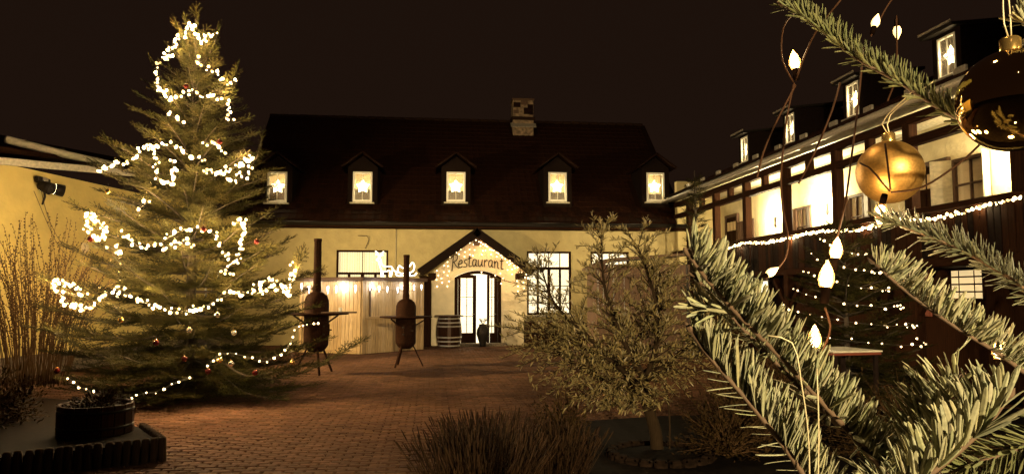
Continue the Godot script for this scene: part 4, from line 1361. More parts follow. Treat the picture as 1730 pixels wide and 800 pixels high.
func big_tree():
	var at := V(-3.96, 0, -12.93)
	var prof := [[0.0, 2.1], [0.6, 2.3], [1.25, 2.25], [1.9, 2.05], [2.3, 1.8], [2.95, 1.6], [3.8, 1.35], [4.33, 1.15], [4.86, 0.85], [5.6, 0.52], [6.0, 0.27], [6.4, 0.06]]
	var special := [
		[V(0.3, 0.9, 0.3), V(1.1, 0.45, 0.9), V(1.9, 0.45, 0.8), V(2.78, 0.9, 0.35)],
		[V(0.4, 0.7, 0.5), V(1.1, 0.25, 1.1), V(1.7, 0.12, 1.2)],
		[V(-0.2, 3.1, 0.2), V(-0.8, 2.85, 0.7), V(-1.47, 3.05, 0.9)],
		[V(-0.3, 1.9, 0.3), V(-1.1, 1.65, 1.2), V(-1.64, 1.9, 1.3)],
		[V(0.3, 2.0, 0.2), V(1.2, 1.7, 0.8), V(1.75, 1.9, 0.95), V(1.9, 2.3, 0.85)],
		[V(0.2, 3.3, 0.1), V(0.7, 3.5, 0.4), V(1.05, 3.85, 0.5), V(1.17, 4.25, 0.5)],
		[V(0.2, 3.2, 0.1), V(0.7, 3.4, 0.5), V(0.93, 3.75, 0.55)],
		[V(-0.2, 3.5, 0.2), V(-0.8, 3.45, 0.5), V(-1.3, 3.7, 0.6)],
		[V(-0.2, 1.0, 0.4), V(-1.0, 0.85, 1.1), V(-1.6, 1.15, 1.2)],
		[V(-0.2, 3.8, 0.1), V(-0.8, 3.8, 0.3), V(-1.3, 4.2, 0.3)],
		[V(-0.02, 5.5, 0.1), V(-0.2, 5.85, 0.1), V(-0.36, 6.25, 0.1)],
		[V(-0.03, 5.6, 0.05), V(-0.14, 6.0, 0.0), V(-0.24, 6.32, 0.0)],
		[V(-0.05, 5.6, 0.05), V(-0.08, 6.1, 0.0), V(-0.09, 6.5, 0.0)],
		[V(0.0, 5.5, 0.05), V(0.18, 5.8, 0.1), V(0.30, 6.15, 0.1)],
		[V(0.1, 4.9, 0.1), V(0.45, 5.1, 0.1), V(0.62, 5.5, 0.1)],
		[V(-0.1, 4.9, 0.1), V(-0.5, 5.2, 0.1), V(-0.72, 5.55, 0.1)],
	]
	fir("christmas_tree", "tall fir tree in the yard wound with warm fairy lights", at, 6.1, -0.1, prof, 0.33, 10, special, 1.0, "christmas tree")
	var bm := small_bulb(0.022, 0.055)
	var S := [
		["fairy lights bunched at the very tip of the tall fir", [V(-0.34, 5.90, 0.32), V(-0.27, 5.99, 0.34), V(-0.13, 6.00, 0.40), V(-0.10, 6.18, 0.33), V(-0.04, 6.21, 0.33), V(0.04, 6.00, 0.42), V(0.14, 5.86, 0.46), V(0.18, 5.99, 0.39), V(0.22, 6.06, 0.33), V(0.29, 6.13, 0.23)], 0.045, [0.3, 0.75]],
		["fairy lights running down the upper left side of the tall fir", [V(-0.35, 5.95, 0.29), V(-0.33, 5.69, 0.46), V(-0.52, 5.68, 0.27), V(-0.26, 5.58, 0.55), V(-0.60, 5.58, 0.27), V(-0.60, 5.35, 0.29), V(-0.44, 5.03, 0.60), V(-0.28, 4.99, 0.70)], 0.065, [0.4]],
		["fairy lights slanting down the upper right side of the tall fir", [V(0.13, 5.56, 0.60), V(0.25, 5.43, 0.59), V(0.38, 5.39, 0.53), V(0.48, 5.29, 0.48), V(0.56, 5.20, 0.42), V(0.65, 5.30, 0.20)], 0.05, [0.6]],
		["fairy lights crossing the neck of the tall fir and turning down at right", [V(-0.43, 4.97, 0.62), V(-0.29, 4.90, 0.72), V(-0.14, 4.75, 0.87), V(-0.08, 4.84, 0.80), V(0.13, 4.98, 0.75), V(0.31, 4.86, 0.73), V(0.36, 4.91, 0.69), V(0.54, 4.92, 0.56), V(0.64, 4.80, 0.56), V(0.68, 4.64, 0.70), V(0.79, 4.46, 0.82)], 0.055, [0.25, 0.8]],
		["short tail of fairy lights hanging below the neck string of the tall fir", [V(-0.13, 4.53, 1.07), V(-0.02, 4.45, 1.14), V(0.13, 4.31, 1.25)], 0.06, []],
		["fairy lights arching along the left shoulder of the tall fir", [V(-1.15, 3.62, 0.95), V(-0.91, 3.66, 1.16), V(-0.67, 3.69, 1.30), V(-0.50, 3.76, 1.36), V(-0.40, 3.89, 1.35), V(-0.25, 3.93, 1.37), V(0.07, 3.95, 1.39), V(0.19, 3.91, 1.39), V(0.30, 3.81, 1.40), V(0.53, 3.75, 1.35)], 0.045, [0.15, 0.5, 0.85]],
		["loop of fairy lights hanging like a U from the left shoulder string", [V(-0.22, 3.91, 1.38), V(-0.13, 3.69, 1.46), V(-0.13, 3.53, 1.50), V(-0.05, 3.39, 1.55), V(0.07, 3.33, 1.57), V(0.15, 3.38, 1.54), V(0.13, 3.55, 1.50), V(0.09, 3.74, 1.45)], 0.04, [0.5]],
		["short fairy light string on the right above the wide swag of the upper tier", [V(0.45, 4.05, 1.27), V(0.59, 4.02, 1.23), V(0.69, 3.98, 1.18), V(0.76, 3.89, 1.17)], 0.05, []],
		["fairy lights rising to the right tip of the upper tier of the fir", [V(0.54, 3.60, 1.39), V(0.66, 3.57, 1.35), V(0.77, 3.52, 1.30), V(0.85, 3.62, 1.21), V(0.95, 3.69, 1.12), V(1.03, 3.80, 1.00), V(1.12, 3.93, 0.83)], 0.035, [0.35, 0.8]],
		["loose fairy lights below the right tip of the upper tier of the fir", [V(0.82, 3.49, 1.28), V(0.94, 3.45, 1.21), V(0.97, 3.61, 1.13), V(1.08, 3.50, 1.07), V(1.10, 3.76, 0.94)], 0.06, []],
		["three or four fairy lights alone above the gold ball at left", [V(-0.34, 2.94, 1.63), V(-0.25, 3.02, 1.63), V(-0.15, 3.07, 1.64)], 0.05, []],
		["bright ring of fairy lights at the left middle branch tip of the fir", [V(-1.29, 2.89, 1.00), V(-1.18, 2.93, 1.06), V(-1.07, 2.80, 1.10), V(-0.96, 2.72, 1.15), V(-0.92, 2.61, 1.20), V(-1.04, 2.55, 1.15), V(-1.18, 2.64, 1.10), V(-1.27, 2.78, 1.02), V(-1.23, 2.89, 1.05)], 0.028, [0.2, 0.7]],
		["two or three fairy lights just below the bright ring at left", [V(-0.77, 2.40, 1.40), V(-0.57, 2.31, 1.50)], 0.05, []],
		["fairy lights waving across the middle tier of the fir", [V(-0.56, 2.56, 1.55), V(-0.40, 2.50, 1.60), V(-0.28, 2.40, 1.65), V(-0.15, 2.38, 1.70), V(-0.01, 2.44, 1.72), V(0.11, 2.47, 1.74), V(0.22, 2.57, 1.74), V(0.37, 2.65, 1.70), V(0.60, 2.68, 1.64), V(0.73, 2.63, 1.61), V(0.81, 2.54, 1.60), V(0.86, 2.43, 1.60), V(0.92, 2.33, 1.60), V(1.01, 2.24, 1.60)], 0.05, [0.1, 0.5, 0.9]],
		["cluster of fairy lights in the heart of the middle tier beside the trunk", [V(0.13, 2.37, 1.75), V(0.31, 2.44, 1.75), V(0.37, 2.49, 1.74), V(0.53, 2.40, 1.74)], 0.03, [0.5]],
		["fairy lights hanging like a hook at the right of the middle tier", [V(1.02, 2.79, 1.36), V(1.12, 2.85, 1.28), V(1.13, 2.67, 1.33), V(1.12, 2.50, 1.41), V(1.12, 2.37, 1.45), V(1.09, 2.21, 1.60), V(0.96, 2.07, 1.78), V(1.09, 2.03, 1.76)], 0.04, [0.35, 0.75]],
		["upper strand of fairy lights at the far left lower branch tip", [V(-1.62, 1.92, 1.25), V(-1.45, 1.90, 1.36), V(-1.29, 1.85, 1.46), V(-1.12, 1.77, 1.56), V(-0.98, 1.70, 1.65)], 0.04, [0.4]],
		["long swag of fairy lights across the lower tier of the fir", [V(-1.61, 1.86, 1.27), V(-1.47, 1.75, 1.40), V(-1.28, 1.61, 1.55), V(-1.05, 1.53, 1.70), V(-0.83, 1.53, 1.85), V(-0.67, 1.62, 1.95), V(-0.52, 1.71, 2.00), V(-0.32, 1.77, 2.05), V(-0.13, 1.64, 2.12), V(0.04, 1.59, 2.16), V(0.25, 1.54, 2.20), V(0.42, 1.47, 2.22), V(0.58, 1.47, 2.20), V(0.75, 1.52, 2.15), V(0.87, 1.56, 2.10), V(0.99, 1.62, 2.04)], 0.042, [0.06, 0.25, 0.45, 0.65, 0.9]],
		["fairy lights from the long swag out to the right branch tip", [V(1.03, 1.67, 2.01), V(1.14, 1.71, 1.94), V(1.24, 1.73, 1.88), V(1.35, 1.77, 1.79), V(1.48, 1.86, 1.68), V(1.58, 1.91, 1.55), V(1.70, 1.88, 1.44), V(1.80, 1.84, 1.32), V(1.83, 2.03, 1.04), V(1.77, 2.17, 0.95)], 0.045, [0.3, 0.95]],
		["thick bunch of fairy lights at the right lower branch tip by the stove", [V(1.42, 1.71, 1.70), V(1.52, 1.77, 1.62), V(1.63, 1.81, 1.50), V(1.75, 1.77, 1.40), V(1.83, 1.69, 1.30), V(1.80, 1.77, 1.32), V(1.85, 1.70, 1.30)], 0.035, [0.9]],
	]
	for q in S:
		light_string("fairy_light_string", q[0], q[1], q[2] * 0.8, 0.045, M.bulb, bm, at, q[3], 2.6, "fairy light strings on the tall fir")
	light_string("fairy_light_string", "fairy lights round the back of the tall fir, facing the ochre wall", [V(-1.75, 1.8, -0.7), V(-1.6, 1.7, -1.1), V(-1.55, 2.3, -0.9), V(-1.45, 2.7, -0.6), V(-1.2, 3.2, -0.8), V(-0.95, 3.6, -0.6), V(-0.7, 3.8, -1.0)], 0.09, 0.04, M.bulb, bm, at, [0.18, 0.4, 0.62, 0.85], 3.4, "fairy light strings on the tall fir")
	var sm := small_bulb(0.016, 0.036)
	light_string("fairy_light_string", "sparse fairy light swag hanging near the ground at the fir's lower left", [V(-0.97, 0.57, 2.05), V(-0.83, 0.46, 2.10), V(-0.68, 0.42, 2.16), V(-0.50, 0.34, 2.22), V(-0.36, 0.29, 2.25), V(-0.20, 0.24, 2.27), V(-0.08, 0.29, 2.29), V(0.09, 0.37, 2.33), V(0.27, 0.39, 2.34), V(0.40, 0.45, 2.35), V(0.57, 0.52, 2.34), V(0.70, 0.58, 2.32)], 0.082, 0.02, M.bulb_soft, sm, at, [], 0.2, "fairy light strings on the tall fir")
	light_string("fairy_light_string", "sparse fairy light swag in front of the larger stove at the fir's lower right", [V(0.92, 0.71, 2.23), V(0.98, 0.81, 2.20), V(1.12, 0.90, 2.12), V(1.26, 0.86, 2.04), V(1.40, 0.82, 1.95), V(1.54, 0.74, 1.85), V(1.68, 0.78, 1.72), V(1.79, 0.85, 1.60), V(1.89, 0.97, 1.45), V(1.92, 1.07, 1.40), V(1.94, 1.18, 1.32), V(2.07, 1.24, 1.08), V(2.18, 1.25, 0.85)], 0.085, 0.02, M.bulb_soft, sm, at, [], 0.2, "fairy light strings on the tall fir")
	var balls := [
		[V(-0.72, 3.2, 1.66), 0, "gold ball under the short light string at the fir's left"], [V(0.7, 1.22, 2.36), 2, "silver ball low on the fir just right of its trunk"], [V(1.22, 1.17, 2.1), 2, "silver ball low on the fir left of the larger stove"], [V(1.08, 0.80, 2.24), 0, "gold ball hanging under the lower right light swag"], [V(1.22, 0.75, 2.2), 2, "silver ball close beside the low gold ball"],
		[V(0.3, 1.06, 2.45), 1, "red ball with a pale shine low in front of the trunk"], [V(-0.95, 0.7, 2.42), 1, "red ball above the lower left light swag"], [V(0.66, 0.84, 2.4), 1, "red ball at the bottom of the fir between the two sparse swags"], [V(0.95, 0.66, 2.32), 1, "dark red ball lowest on the fir"], [V(1.95, 0.72, 1.65), 0, "gold ball low near the larger stove's feet"], [V(1.5, 0.6, 2.0), 1, "red ball lowest at the right of the fir"],
		[V(-0.9, 2.5, 1.75), 1, "red ball left of the middle light string"], [V(1.0, 1.42, 2.15), 2, "silver ball right under the end of the long swag"], [V(-0.2, 1.36, 2.34), 0, "gold ball under the middle of the long swag"], [V(0.7, 4.06, 1.2), 1, "red ball high on the right of the fir's shoulder"], [V(1.35, 2.5, 1.45), 1, "red ball at the right of the hooked light string"], [V(0.66, 2.66, 1.74), 1, "red ball in the middle tier right of the trunk"], [V(0.06, 5.02, 0.85), 1, "small red ball at the neck of the fir"],
	]
	for q in balls:
		var b := thing("bauble", q[2], "bauble", at + q[0], "small balls hanging on the tall fir")
		obj("ball", lmesh([[0.0001, -0.04], [0.022, -0.033], [0.036, -0.016], [0.04, 0.0], [0.036, 0.016], [0.022, 0.033], [0.0001, 0.04]], 14), [M.gold_small, M.red_small, M.silver_small][q[1]], b)
		obj("cap", lmesh([[0.011, 0.034], [0.011, 0.05], [0.0001, 0.052]], 8), M.gold_small, b)
		obj("hook", tmesh([V(0, 0.05, 0), V(0.004, 0.08, 0), V(0, 0.12, 0)], 0.0015, 0.0015, 4), M.cord, b)

func right_fir():
	var at := V(6.6, 0, -11.2)
	fir("small_fir", "dark smaller fir wound with tiny lights in front of the timber house", at, 3.05, 0.0, [[0, 1.15], [0.5, 1.25], [1.2, 1.05], [2.0, 0.7], [2.7, 0.3], [3.0, 0.1]], 0.24, 8, [], 0.8)
	var sm := small_bulb(0.017, 0.036)
	for k in 6:
		var y := 2.62 - k * 0.27
		var r := 0.34 + 0.155 * k
		var pts := []
		for j in 9:
			var a := lerpf(PI * 1.02, -0.02, j / 8.0) + 0.15
			pts.append(V(cos(a) * r, y - 0.13 * sin(j / 8.0 * PI) - 0.035 * j, sin(a) * r))
		var lb: String = ["topmost string of tiny lights on the small dark fir", "second string of tiny lights from the top of the small dark fir", "third string of tiny lights down the small dark fir", "fourth string of tiny lights down the small dark fir", "fifth string of tiny lights down the small dark fir", "lowest string of tiny lights on the small dark fir"][k]
		light_string("tiny_light_string", lb, pts, 0.10 + 0.015 * k, 0.03, M.bulb_soft, sm, at, [0.3, 0.6] if k % 2 == 0 else [], 0.1, "tiny light strings on the small fir")
	fir("slender_conifer", "slender tall conifer standing before the far end of the timber house", V(7.4, 0, -20.0), 5.2, 0.0, [[0, 0.3], [2.0, 0.26], [4.0, 0.24], [4.8, 0.16], [5.2, 0.04]], 0.22, 5, [], 0.7, "conifer")

# ---------------------------------------------------------------- olive tree and low plants
func leaf_mesh() -> ArrayMesh:
	var s := begin()
	var p := [V(0, 0, 0), V(0.0065, 0.02, 0.0015), V(0.0055, 0.042, 0.003), V(0, 0.06, 0.001), V(-0.0055, 0.042, 0.003), V(-0.0065, 0.02, 0.0015), V(0, 0.03, -0.001)]
	for k in 6:
		tri(s, p[6], p[(k + 1) % 6], p[k])
	return done(s)

func olive():
	var at := V(2.38, 0.0, -7.75)
	var t := thing("olive_tree", "small spreading olive tree with narrow grey-green leaves in the middle foreground", "olive tree", at)
	obj("trunk", tmesh(smoothed([V(0.02, 0, 0), V(0.0, 0.25, 0.02), V(-0.06, 0.48, 0.0), V(-0.12, 0.66, 0.0), V(-0.10, 0.8, -0.02)], 0.06), 0.075, 0.05, 12), M.bark_olive, t)
	obj("side_stem", tmesh(smoothed([V(0.14, 0, 0.03), V(0.16, 0.4, 0.0), V(0.13, 0.9, -0.05)], 0.1), 0.012, 0.008, 6), M.bark_olive, t)
	var hubs := []
	var limbs := [
		[V(-0.12, 0.66, 0), V(-0.35, 0.76, 0.05), V(-0.7, 0.88, 0.1), V(-1.1, 1.15, 0.1)],
		[V(-0.10, 0.8, 0), V(-0.3, 1.2, -0.1), V(-0.5, 1.75, -0.1), V(-0.55, 2.3, -0.05)],
		[V(-0.10, 0.8, 0), V(0.0, 1.2, 0.1), V(-0.02, 1.7, 0.1), V(-0.2, 2.2, 0.15)],
		[V(-0.10, 0.78, 0), V(0.2, 1.05, 0.1), V(0.5, 1.3, 0.1), V(0.7, 1.6, 0.0)],
		[V(-0.2, 0.7, 0), V(-0.5, 1.0, 0.35), V(-0.9, 1.2, 0.5), V(-1.3, 1.3, 0.4)],
		[V(-0.10, 0.8, 0), V(-0.1, 1.1, -0.4), V(0.2, 1.5, -0.7), V(0.3, 1.9, -0.7)],
		[V(-0.12, 0.7, 0), V(-0.6, 1.2, -0.3), V(-1.0, 1.6, -0.4), V(-1.15, 1.95, -0.3)],
	]
	for l in limbs:
		var line := smoothed(l, 0.12)
		obj("limb", tmesh(line, 0.032, 0.008, 7), M.bark_olive, t)
		for i in range(1, line.size()): hubs.append(line[i])
	var s := begin(true)
	var list := []
	var cols := []
	for k in 540:
		var h: Vector3 = hubs[rng.randi() % hubs.size()]
		var out := (h - V(-0.2, 0.95, 0)).normalized()
		var d := (out * 0.7 + V(rf(-1, 1), rf(-0.55, 0.75), rf(-1, 1))).normalized()
		var ln := rf(0.3, 0.62)
		if h.y > 1.9: ln *= 0.75
		var droop := rf(-0.02, 0.14)
		var pts := [h, h + d * ln * 0.5 + V(0, 0.02, 0), h + d * ln - V(0, droop, 0)]
		if pts[2].y < 0.5: pts[2].y = rf(0.5, 0.7)
		tube(s, pts, 0.005, 0.002, 4, false)
		var n := int(ln / 0.017)
		for j in n:
			var f := 0.2 + 0.8 * (j + rf(0, 0.8)) / n
			var p: Vector3 = pts[0].lerp(pts[1], f * 2) if f < 0.5 else pts[1].lerp(pts[2], f * 2 - 1)
			var dir := (d * 0.8 + V(rf(-1, 1), rf(-0.6, 0.9), rf(-1, 1)) * 0.9).normalized()
			var x := dir.cross(V(rf(-.6, .6), 1, rf(-.6, .6))).normalized()
			list.append(Transform3D(Basis(x, dir, x.cross(dir)).scaled_local(Vector3.ONE * rf(0.8, 1.4)), p))
			var g := rf(0.6, 1.15)
			cols.append(Color(g * rf(0.95, 1.1), g, g * rf(0.8, 1.1)))
	stuff(obj("twigs", done(s), M.bark_olive, t))
	many("leaves", leaf_mesh(), M.leaf, list, cols, t)

func tuft(called: String, label: String, cat: String, at: Vector3, rad: float, h: float, n: int, m, lean := 0.35, group := ""):
	var t := thing(called, label, cat, at, group)
	var s := begin()
	for g in 3:   # one stalk with a flower spike
		var a := TAU * g / 3
		var b := TAU * (g + 1) / 3
		var f := func(r: float, y: float, q: float) -> Vector3: return V(cos(q) * r, y, -sin(q) * r)
		for seg in [[0.0022, 0.0, 0.0016, 0.82], [0.0016, 0.82, 0.005, 0.86], [0.005, 0.86, 0.0035, 0.97], [0.0035, 0.97, 0.0005, 1.0]]:
			quad(s, f.call(seg[0], seg[1], a), f.call(seg[2], seg[3], a), f.call(seg[2], seg[3], b), f.call(seg[0], seg[1], b))
	var mesh := done(s)
	var list := []
	var cols := []
	for k in n:
		var a := rf(0, TAU)
		var r := rad * sqrt(rf(0, 1))
		var p := V(cos(a) * r * 0.6, 0, sin(a) * r * 0.6)
		var d := (V(cos(a) * lean * r / rad, 1, sin(a) * lean * r / rad) + V(rf(-.3, .3), 0, rf(-.3, .3))).normalized()
		var x := d.cross(V(0.3, 0.1, 1)).normalized()
		var ln := h * rf(0.5, 1.1)
		list.append(Transform3D(Basis(x * 1.2, d * ln, x.cross(d) * 1.2), p))
		var g := rf(0.4, 1.2)
		cols.append(Color(g, g * rf(0.85, 1.0), g * rf(0.8, 1.05)))
	many("stalks", mesh, m, list, cols, t)

func bush(called: String, label: String, cat: String, at: Vector3, rx: Vector3, n: int, m, sc := 1.0, group := ""):
	var t := thing(called, label, cat, at, group)
	var s := begin(true)
	var list := []
	var cols := []
	for k in n:
		var d := V(rf(-1, 1), rf(0.0, 1.0), rf(-1, 1)).normalized()
		var tip := d * rx * rf(0.55, 1.05)
		tube(s, [V(rf(-.1, .1) * rx.x, 0, rf(-.1, .1) * rx.z), tip * 0.5 + V(0, 0.05, 0), tip], 0.006, 0.002, 3, false)
		for j in 16:
			var p := tip * rf(0.5, 1.05) + V(rf(-1, 1), rf(-1, 1), rf(-1, 1)) * 0.05
			if p.y < 0.01: p.y = 0.02
			var dir := (d + V(rf(-1, 1), rf(-0.7, 1), rf(-1, 1))).normalized()
			var x := dir.cross(V(rf(-.6, .6), 1, rf(-.6, .6))).normalized()
			list.append(Transform3D(Basis(x * 1.6, dir, x.cross(dir)).scaled_local(Vector3.ONE * rf(0.6, 1.1) * sc), p))
			var g := rf(0.5, 1.2)
			cols.append(Color(g, g * rf(0.85, 1.0), g * rf(0.7, 1.0)))
	stuff(obj("twigs", done(s), M.stem, t))
	many("leaves", leaf_mesh(), m, list, cols, t)

func plants():
	tuft("lavender_bush", "dry lavender bush at the bottom edge left of the olive", "lavender", V(0.40, 0.03, -6.1), 0.6, 0.6, 620, M.lavender, 0.5, "dry lavender bushes along the bed")
	tuft("lavender_bush", "dry lavender bush farther back beside the paving", "lavender", V(0.55, 0.03, -7.2), 0.55, 0.55, 560, M.lavender, 0.5, "dry lavender bushes along the bed")
	tuft("lavender_bush", "dry lavender bush under the olive's left branches", "lavender", V(1.15, 0.03, -6.9), 0.5, 0.48, 460, M.lavender, 0.5, "dry lavender bushes along the bed")
	bush("dark_shrub", "dark rounded shrub under the olive's left branches behind the lavender", "shrub", V(1.45, 0.03, -8.1), V(0.4, 0.72, 0.4), 120, M.leaf_dark)
	bush("dark_shrub", "dark shrub behind the olive trunk at right", "shrub", V(3.1, 0.03, -7.6), V(0.6, 0.75, 0.5), 150, M.leaf_dark, 1.1)
	bush("dark_shrub", "dark bushy shrub left of the standing table", "shrub", V(4.0, 0.03, -8.6), V(0.8, 1.15, 0.7), 220, M.leaf_dark, 1.1)
	bush("dark_shrub", "dark shrub at the right below the small fir", "shrub", V(4.9, 0.03, -7.2), V(1.0, 0.95, 0.7), 240, M.leaf_dark, 1.1)
	bush("dark_shrub", "dark low shrub on the raised bed at the far left", "shrub", V(-5.3, 0.19, -9.3), V(1.0, 0.75, 0.8), 220, M.leaf_dark, 1.1)
	bush("dark_shrub", "dark low shrub growing out of the half-barrel tub", "shrub", V(-3.66, 0.46, -8.75), V(0.34, 0.14, 0.34), 50, M.leaf_dark)
	# bare budding shrub before the left wall
	var t := thing("budding_shrub", "tall bare twiggy shrub with budding upright stems before the ochre wall", "shrub", V(-6.75, 0.15, -13.7))
	var list := []
	var dot := lmesh([[0.0001, -0.014], [0.009, -0.004], [0.008, 0.005], [0.0001, 0.014]], 5)
	for k in 130:
		var a := rf(0, TAU)
		var r := sqrt(rf(0, 1))
		var b := V(cos(a) * r * 0.55, 0, sin(a) * r * 0.4)
		var tip := V(cos(a) * r * 1.5 + rf(-.15, .15), rf(1.9, 3.3) * (1.0 - 0.25 * r), sin(a) * r * 0.8)
		var mid := b.lerp(tip, rf(0.4, 0.6)) - V((tip.x - b.x) * 0.2 + rf(-0.16, 0.16), -0.1, rf(-0.12, 0.12))
		tip += V(rf(-0.25, 0.2), 0, 0)
		var line := smoothed([b, mid, tip], 0.25)
		obj("stem", tmesh(line, 0.008, 0.003, 5), M.stem, t)
		for j in 34:
			var f := 0.35 + 0.65 * j / 33.0
			var p: Vector3 = line[int(f * (line.size() - 1))].lerp(line[mini(int(f * (line.size() - 1)) + 1, line.size() - 1)], fmod(f * (line.size() - 1), 1.0))
			list.append(Transform3D(Basis.from_euler(V(rf(-1, 1), rf(0, 6), rf(-1, 1))).scaled(Vector3.ONE * rf(0.7, 1.5)), p + V(rf(-.022, .022), rf(-.02, .02), rf(-.022, .022))))
	many("buds", dot, M.stem, list, [], t)

# ---------------------------------------------------------------- fir twigs, bulbs and baubles close to the viewer
func needle_mesh(bend: float) -> ArrayMesh:   # 1 long along +y, flat across z
	var s := begin(true)
	var rings := []
	for q in [[0.0, 0.022, 0.022], [0.06, 0.036, 0.02], [0.3, 0.066, 0.02], [0.75, 0.066, 0.02], [0.93, 0.05, 0.016], [1.0, 0.014, 0.006]]:
		var z: float = bend * q[0] * q[0]
		rings.append([V(q[1], q[0], z), V(q[1] * 0.3, q[0], z + q[2] * 0.35), V(0, q[0], z + q[2] * 0.1), V(-q[1] * 0.3, q[0], z + q[2] * 0.35), V(-q[1], q[0], z), V(0, q[0], z - q[2])])
	for i in rings.size() - 1:
		for k in 6:
			var n := (k + 1) % 6
			quad(s, rings[i][k], rings[i][n], rings[i + 1][n], rings[i + 1][k])
	return done(s)

func near_branch(t: Node3D, label: String, pts: Array, ln: float, dense: float, pref: Vector3, spread: float, forward: float, rad: float, keep: int, m, meshes: Array, fore := 0.0):
	var line := smoothed(pts, 0.004)
	var n := line.size()
	var br := obj("branch", tmesh(smoothed(pts, 0.01), rad, rad * 0.55, 8), M.twig, t)
	br.set_meta("label", label)
	var bud := lmesh([[0.0001, -0.002], [0.0018, 0.0], [0.0016, 0.003], [0.0001, 0.0055]], 7)
	var td: Vector3 = (line[n - 1] - line[n - 3]).normalized()
	var fr := frame_of(td)
	for k in 3:
		var bd: Vector3 = (td + fr[0] * [0.0, 0.5, -0.45][k] + fr[1] * [0.0, 0.2, 0.3][k]).normalized()
		var bf := frame_of(bd)
		obj("bud", bud, M.twig, br, Transform3D(Basis(bf[0], bd, bf[0].cross(bd)).scaled_local(Vector3.ONE * (1.0 if k == 0 else 0.7)), line[n - 1] + bd * 0.001))
	var list := []
	var cols := []
	var total := int(n * 0.004 * dense)
	for k in total:
		var f := (k + rf(0, 1)) / total
		var i := clampi(int(f * (n - 1)), 0, n - 2)
		var p: Vector3 = line[i].lerp(line[i + 1], fmod(f * (n - 1), 1.0))
		var d: Vector3 = (line[mini(i + 1, n - 1)] - line[maxi(i - 1, 0)]).normalized()
		var up: Vector3 = (pref - d * pref.dot(d)).normalized()
		var sd := d.cross(up)
		var ph := rng.randfn(0.0, spread)
		var e := (up * cos(ph) + sd * sin(ph))
		var fw := forward + rf(-0.2, 0.2) + maxf(0.0, f - 0.92) * 12.0 * rf(0.2, 1.0)
		var dir := (e + d * fw).normalized()
		var l := ln * rf(0.62, 1.12) * (0.75 + 0.25 * minf(1.0, (1.0 - f) * 6.0))
		var x := dir.cross(e + V(rf(-.25, .25), rf(-.25, .25), rf(-.25, .25))).normalized()
		if x.length() < 0.5: x = sd
		var z := x.cross(dir)
		var b := Basis(x * l * rf(0.72, 0.98), dir * l, z * l)
		list.append(Transform3D(b, p + e * rad * 0.7))
		var g := rf(0.72, 1.12)
		cols.append(Color(g * rf(0.92, 1.08), g, g * rf(0.82, 1.08)))
	# those nearest the tip and the viewer are told apart one by one
	var rest := []
	var rc := []
	var every := maxi(1, int(float(list.size()) / maxi(1, keep)))
	var kept := 0
	for k in list.size():
		if kept < keep and k % every == 0:
			obj("needle", meshes[k % 3], m[k % 2], br, list[k])
			kept += 1
		else:
			rest.append(list[k]); rc.append(cols[k])
	for j in 3:
		var a := []
		var c := []
		for k in range(j, rest.size(), 3):
			a.append(rest[k]); c.append(rc[k])
		if a.size() > 0: many("needles", meshes[j], m[2], a, c, br)

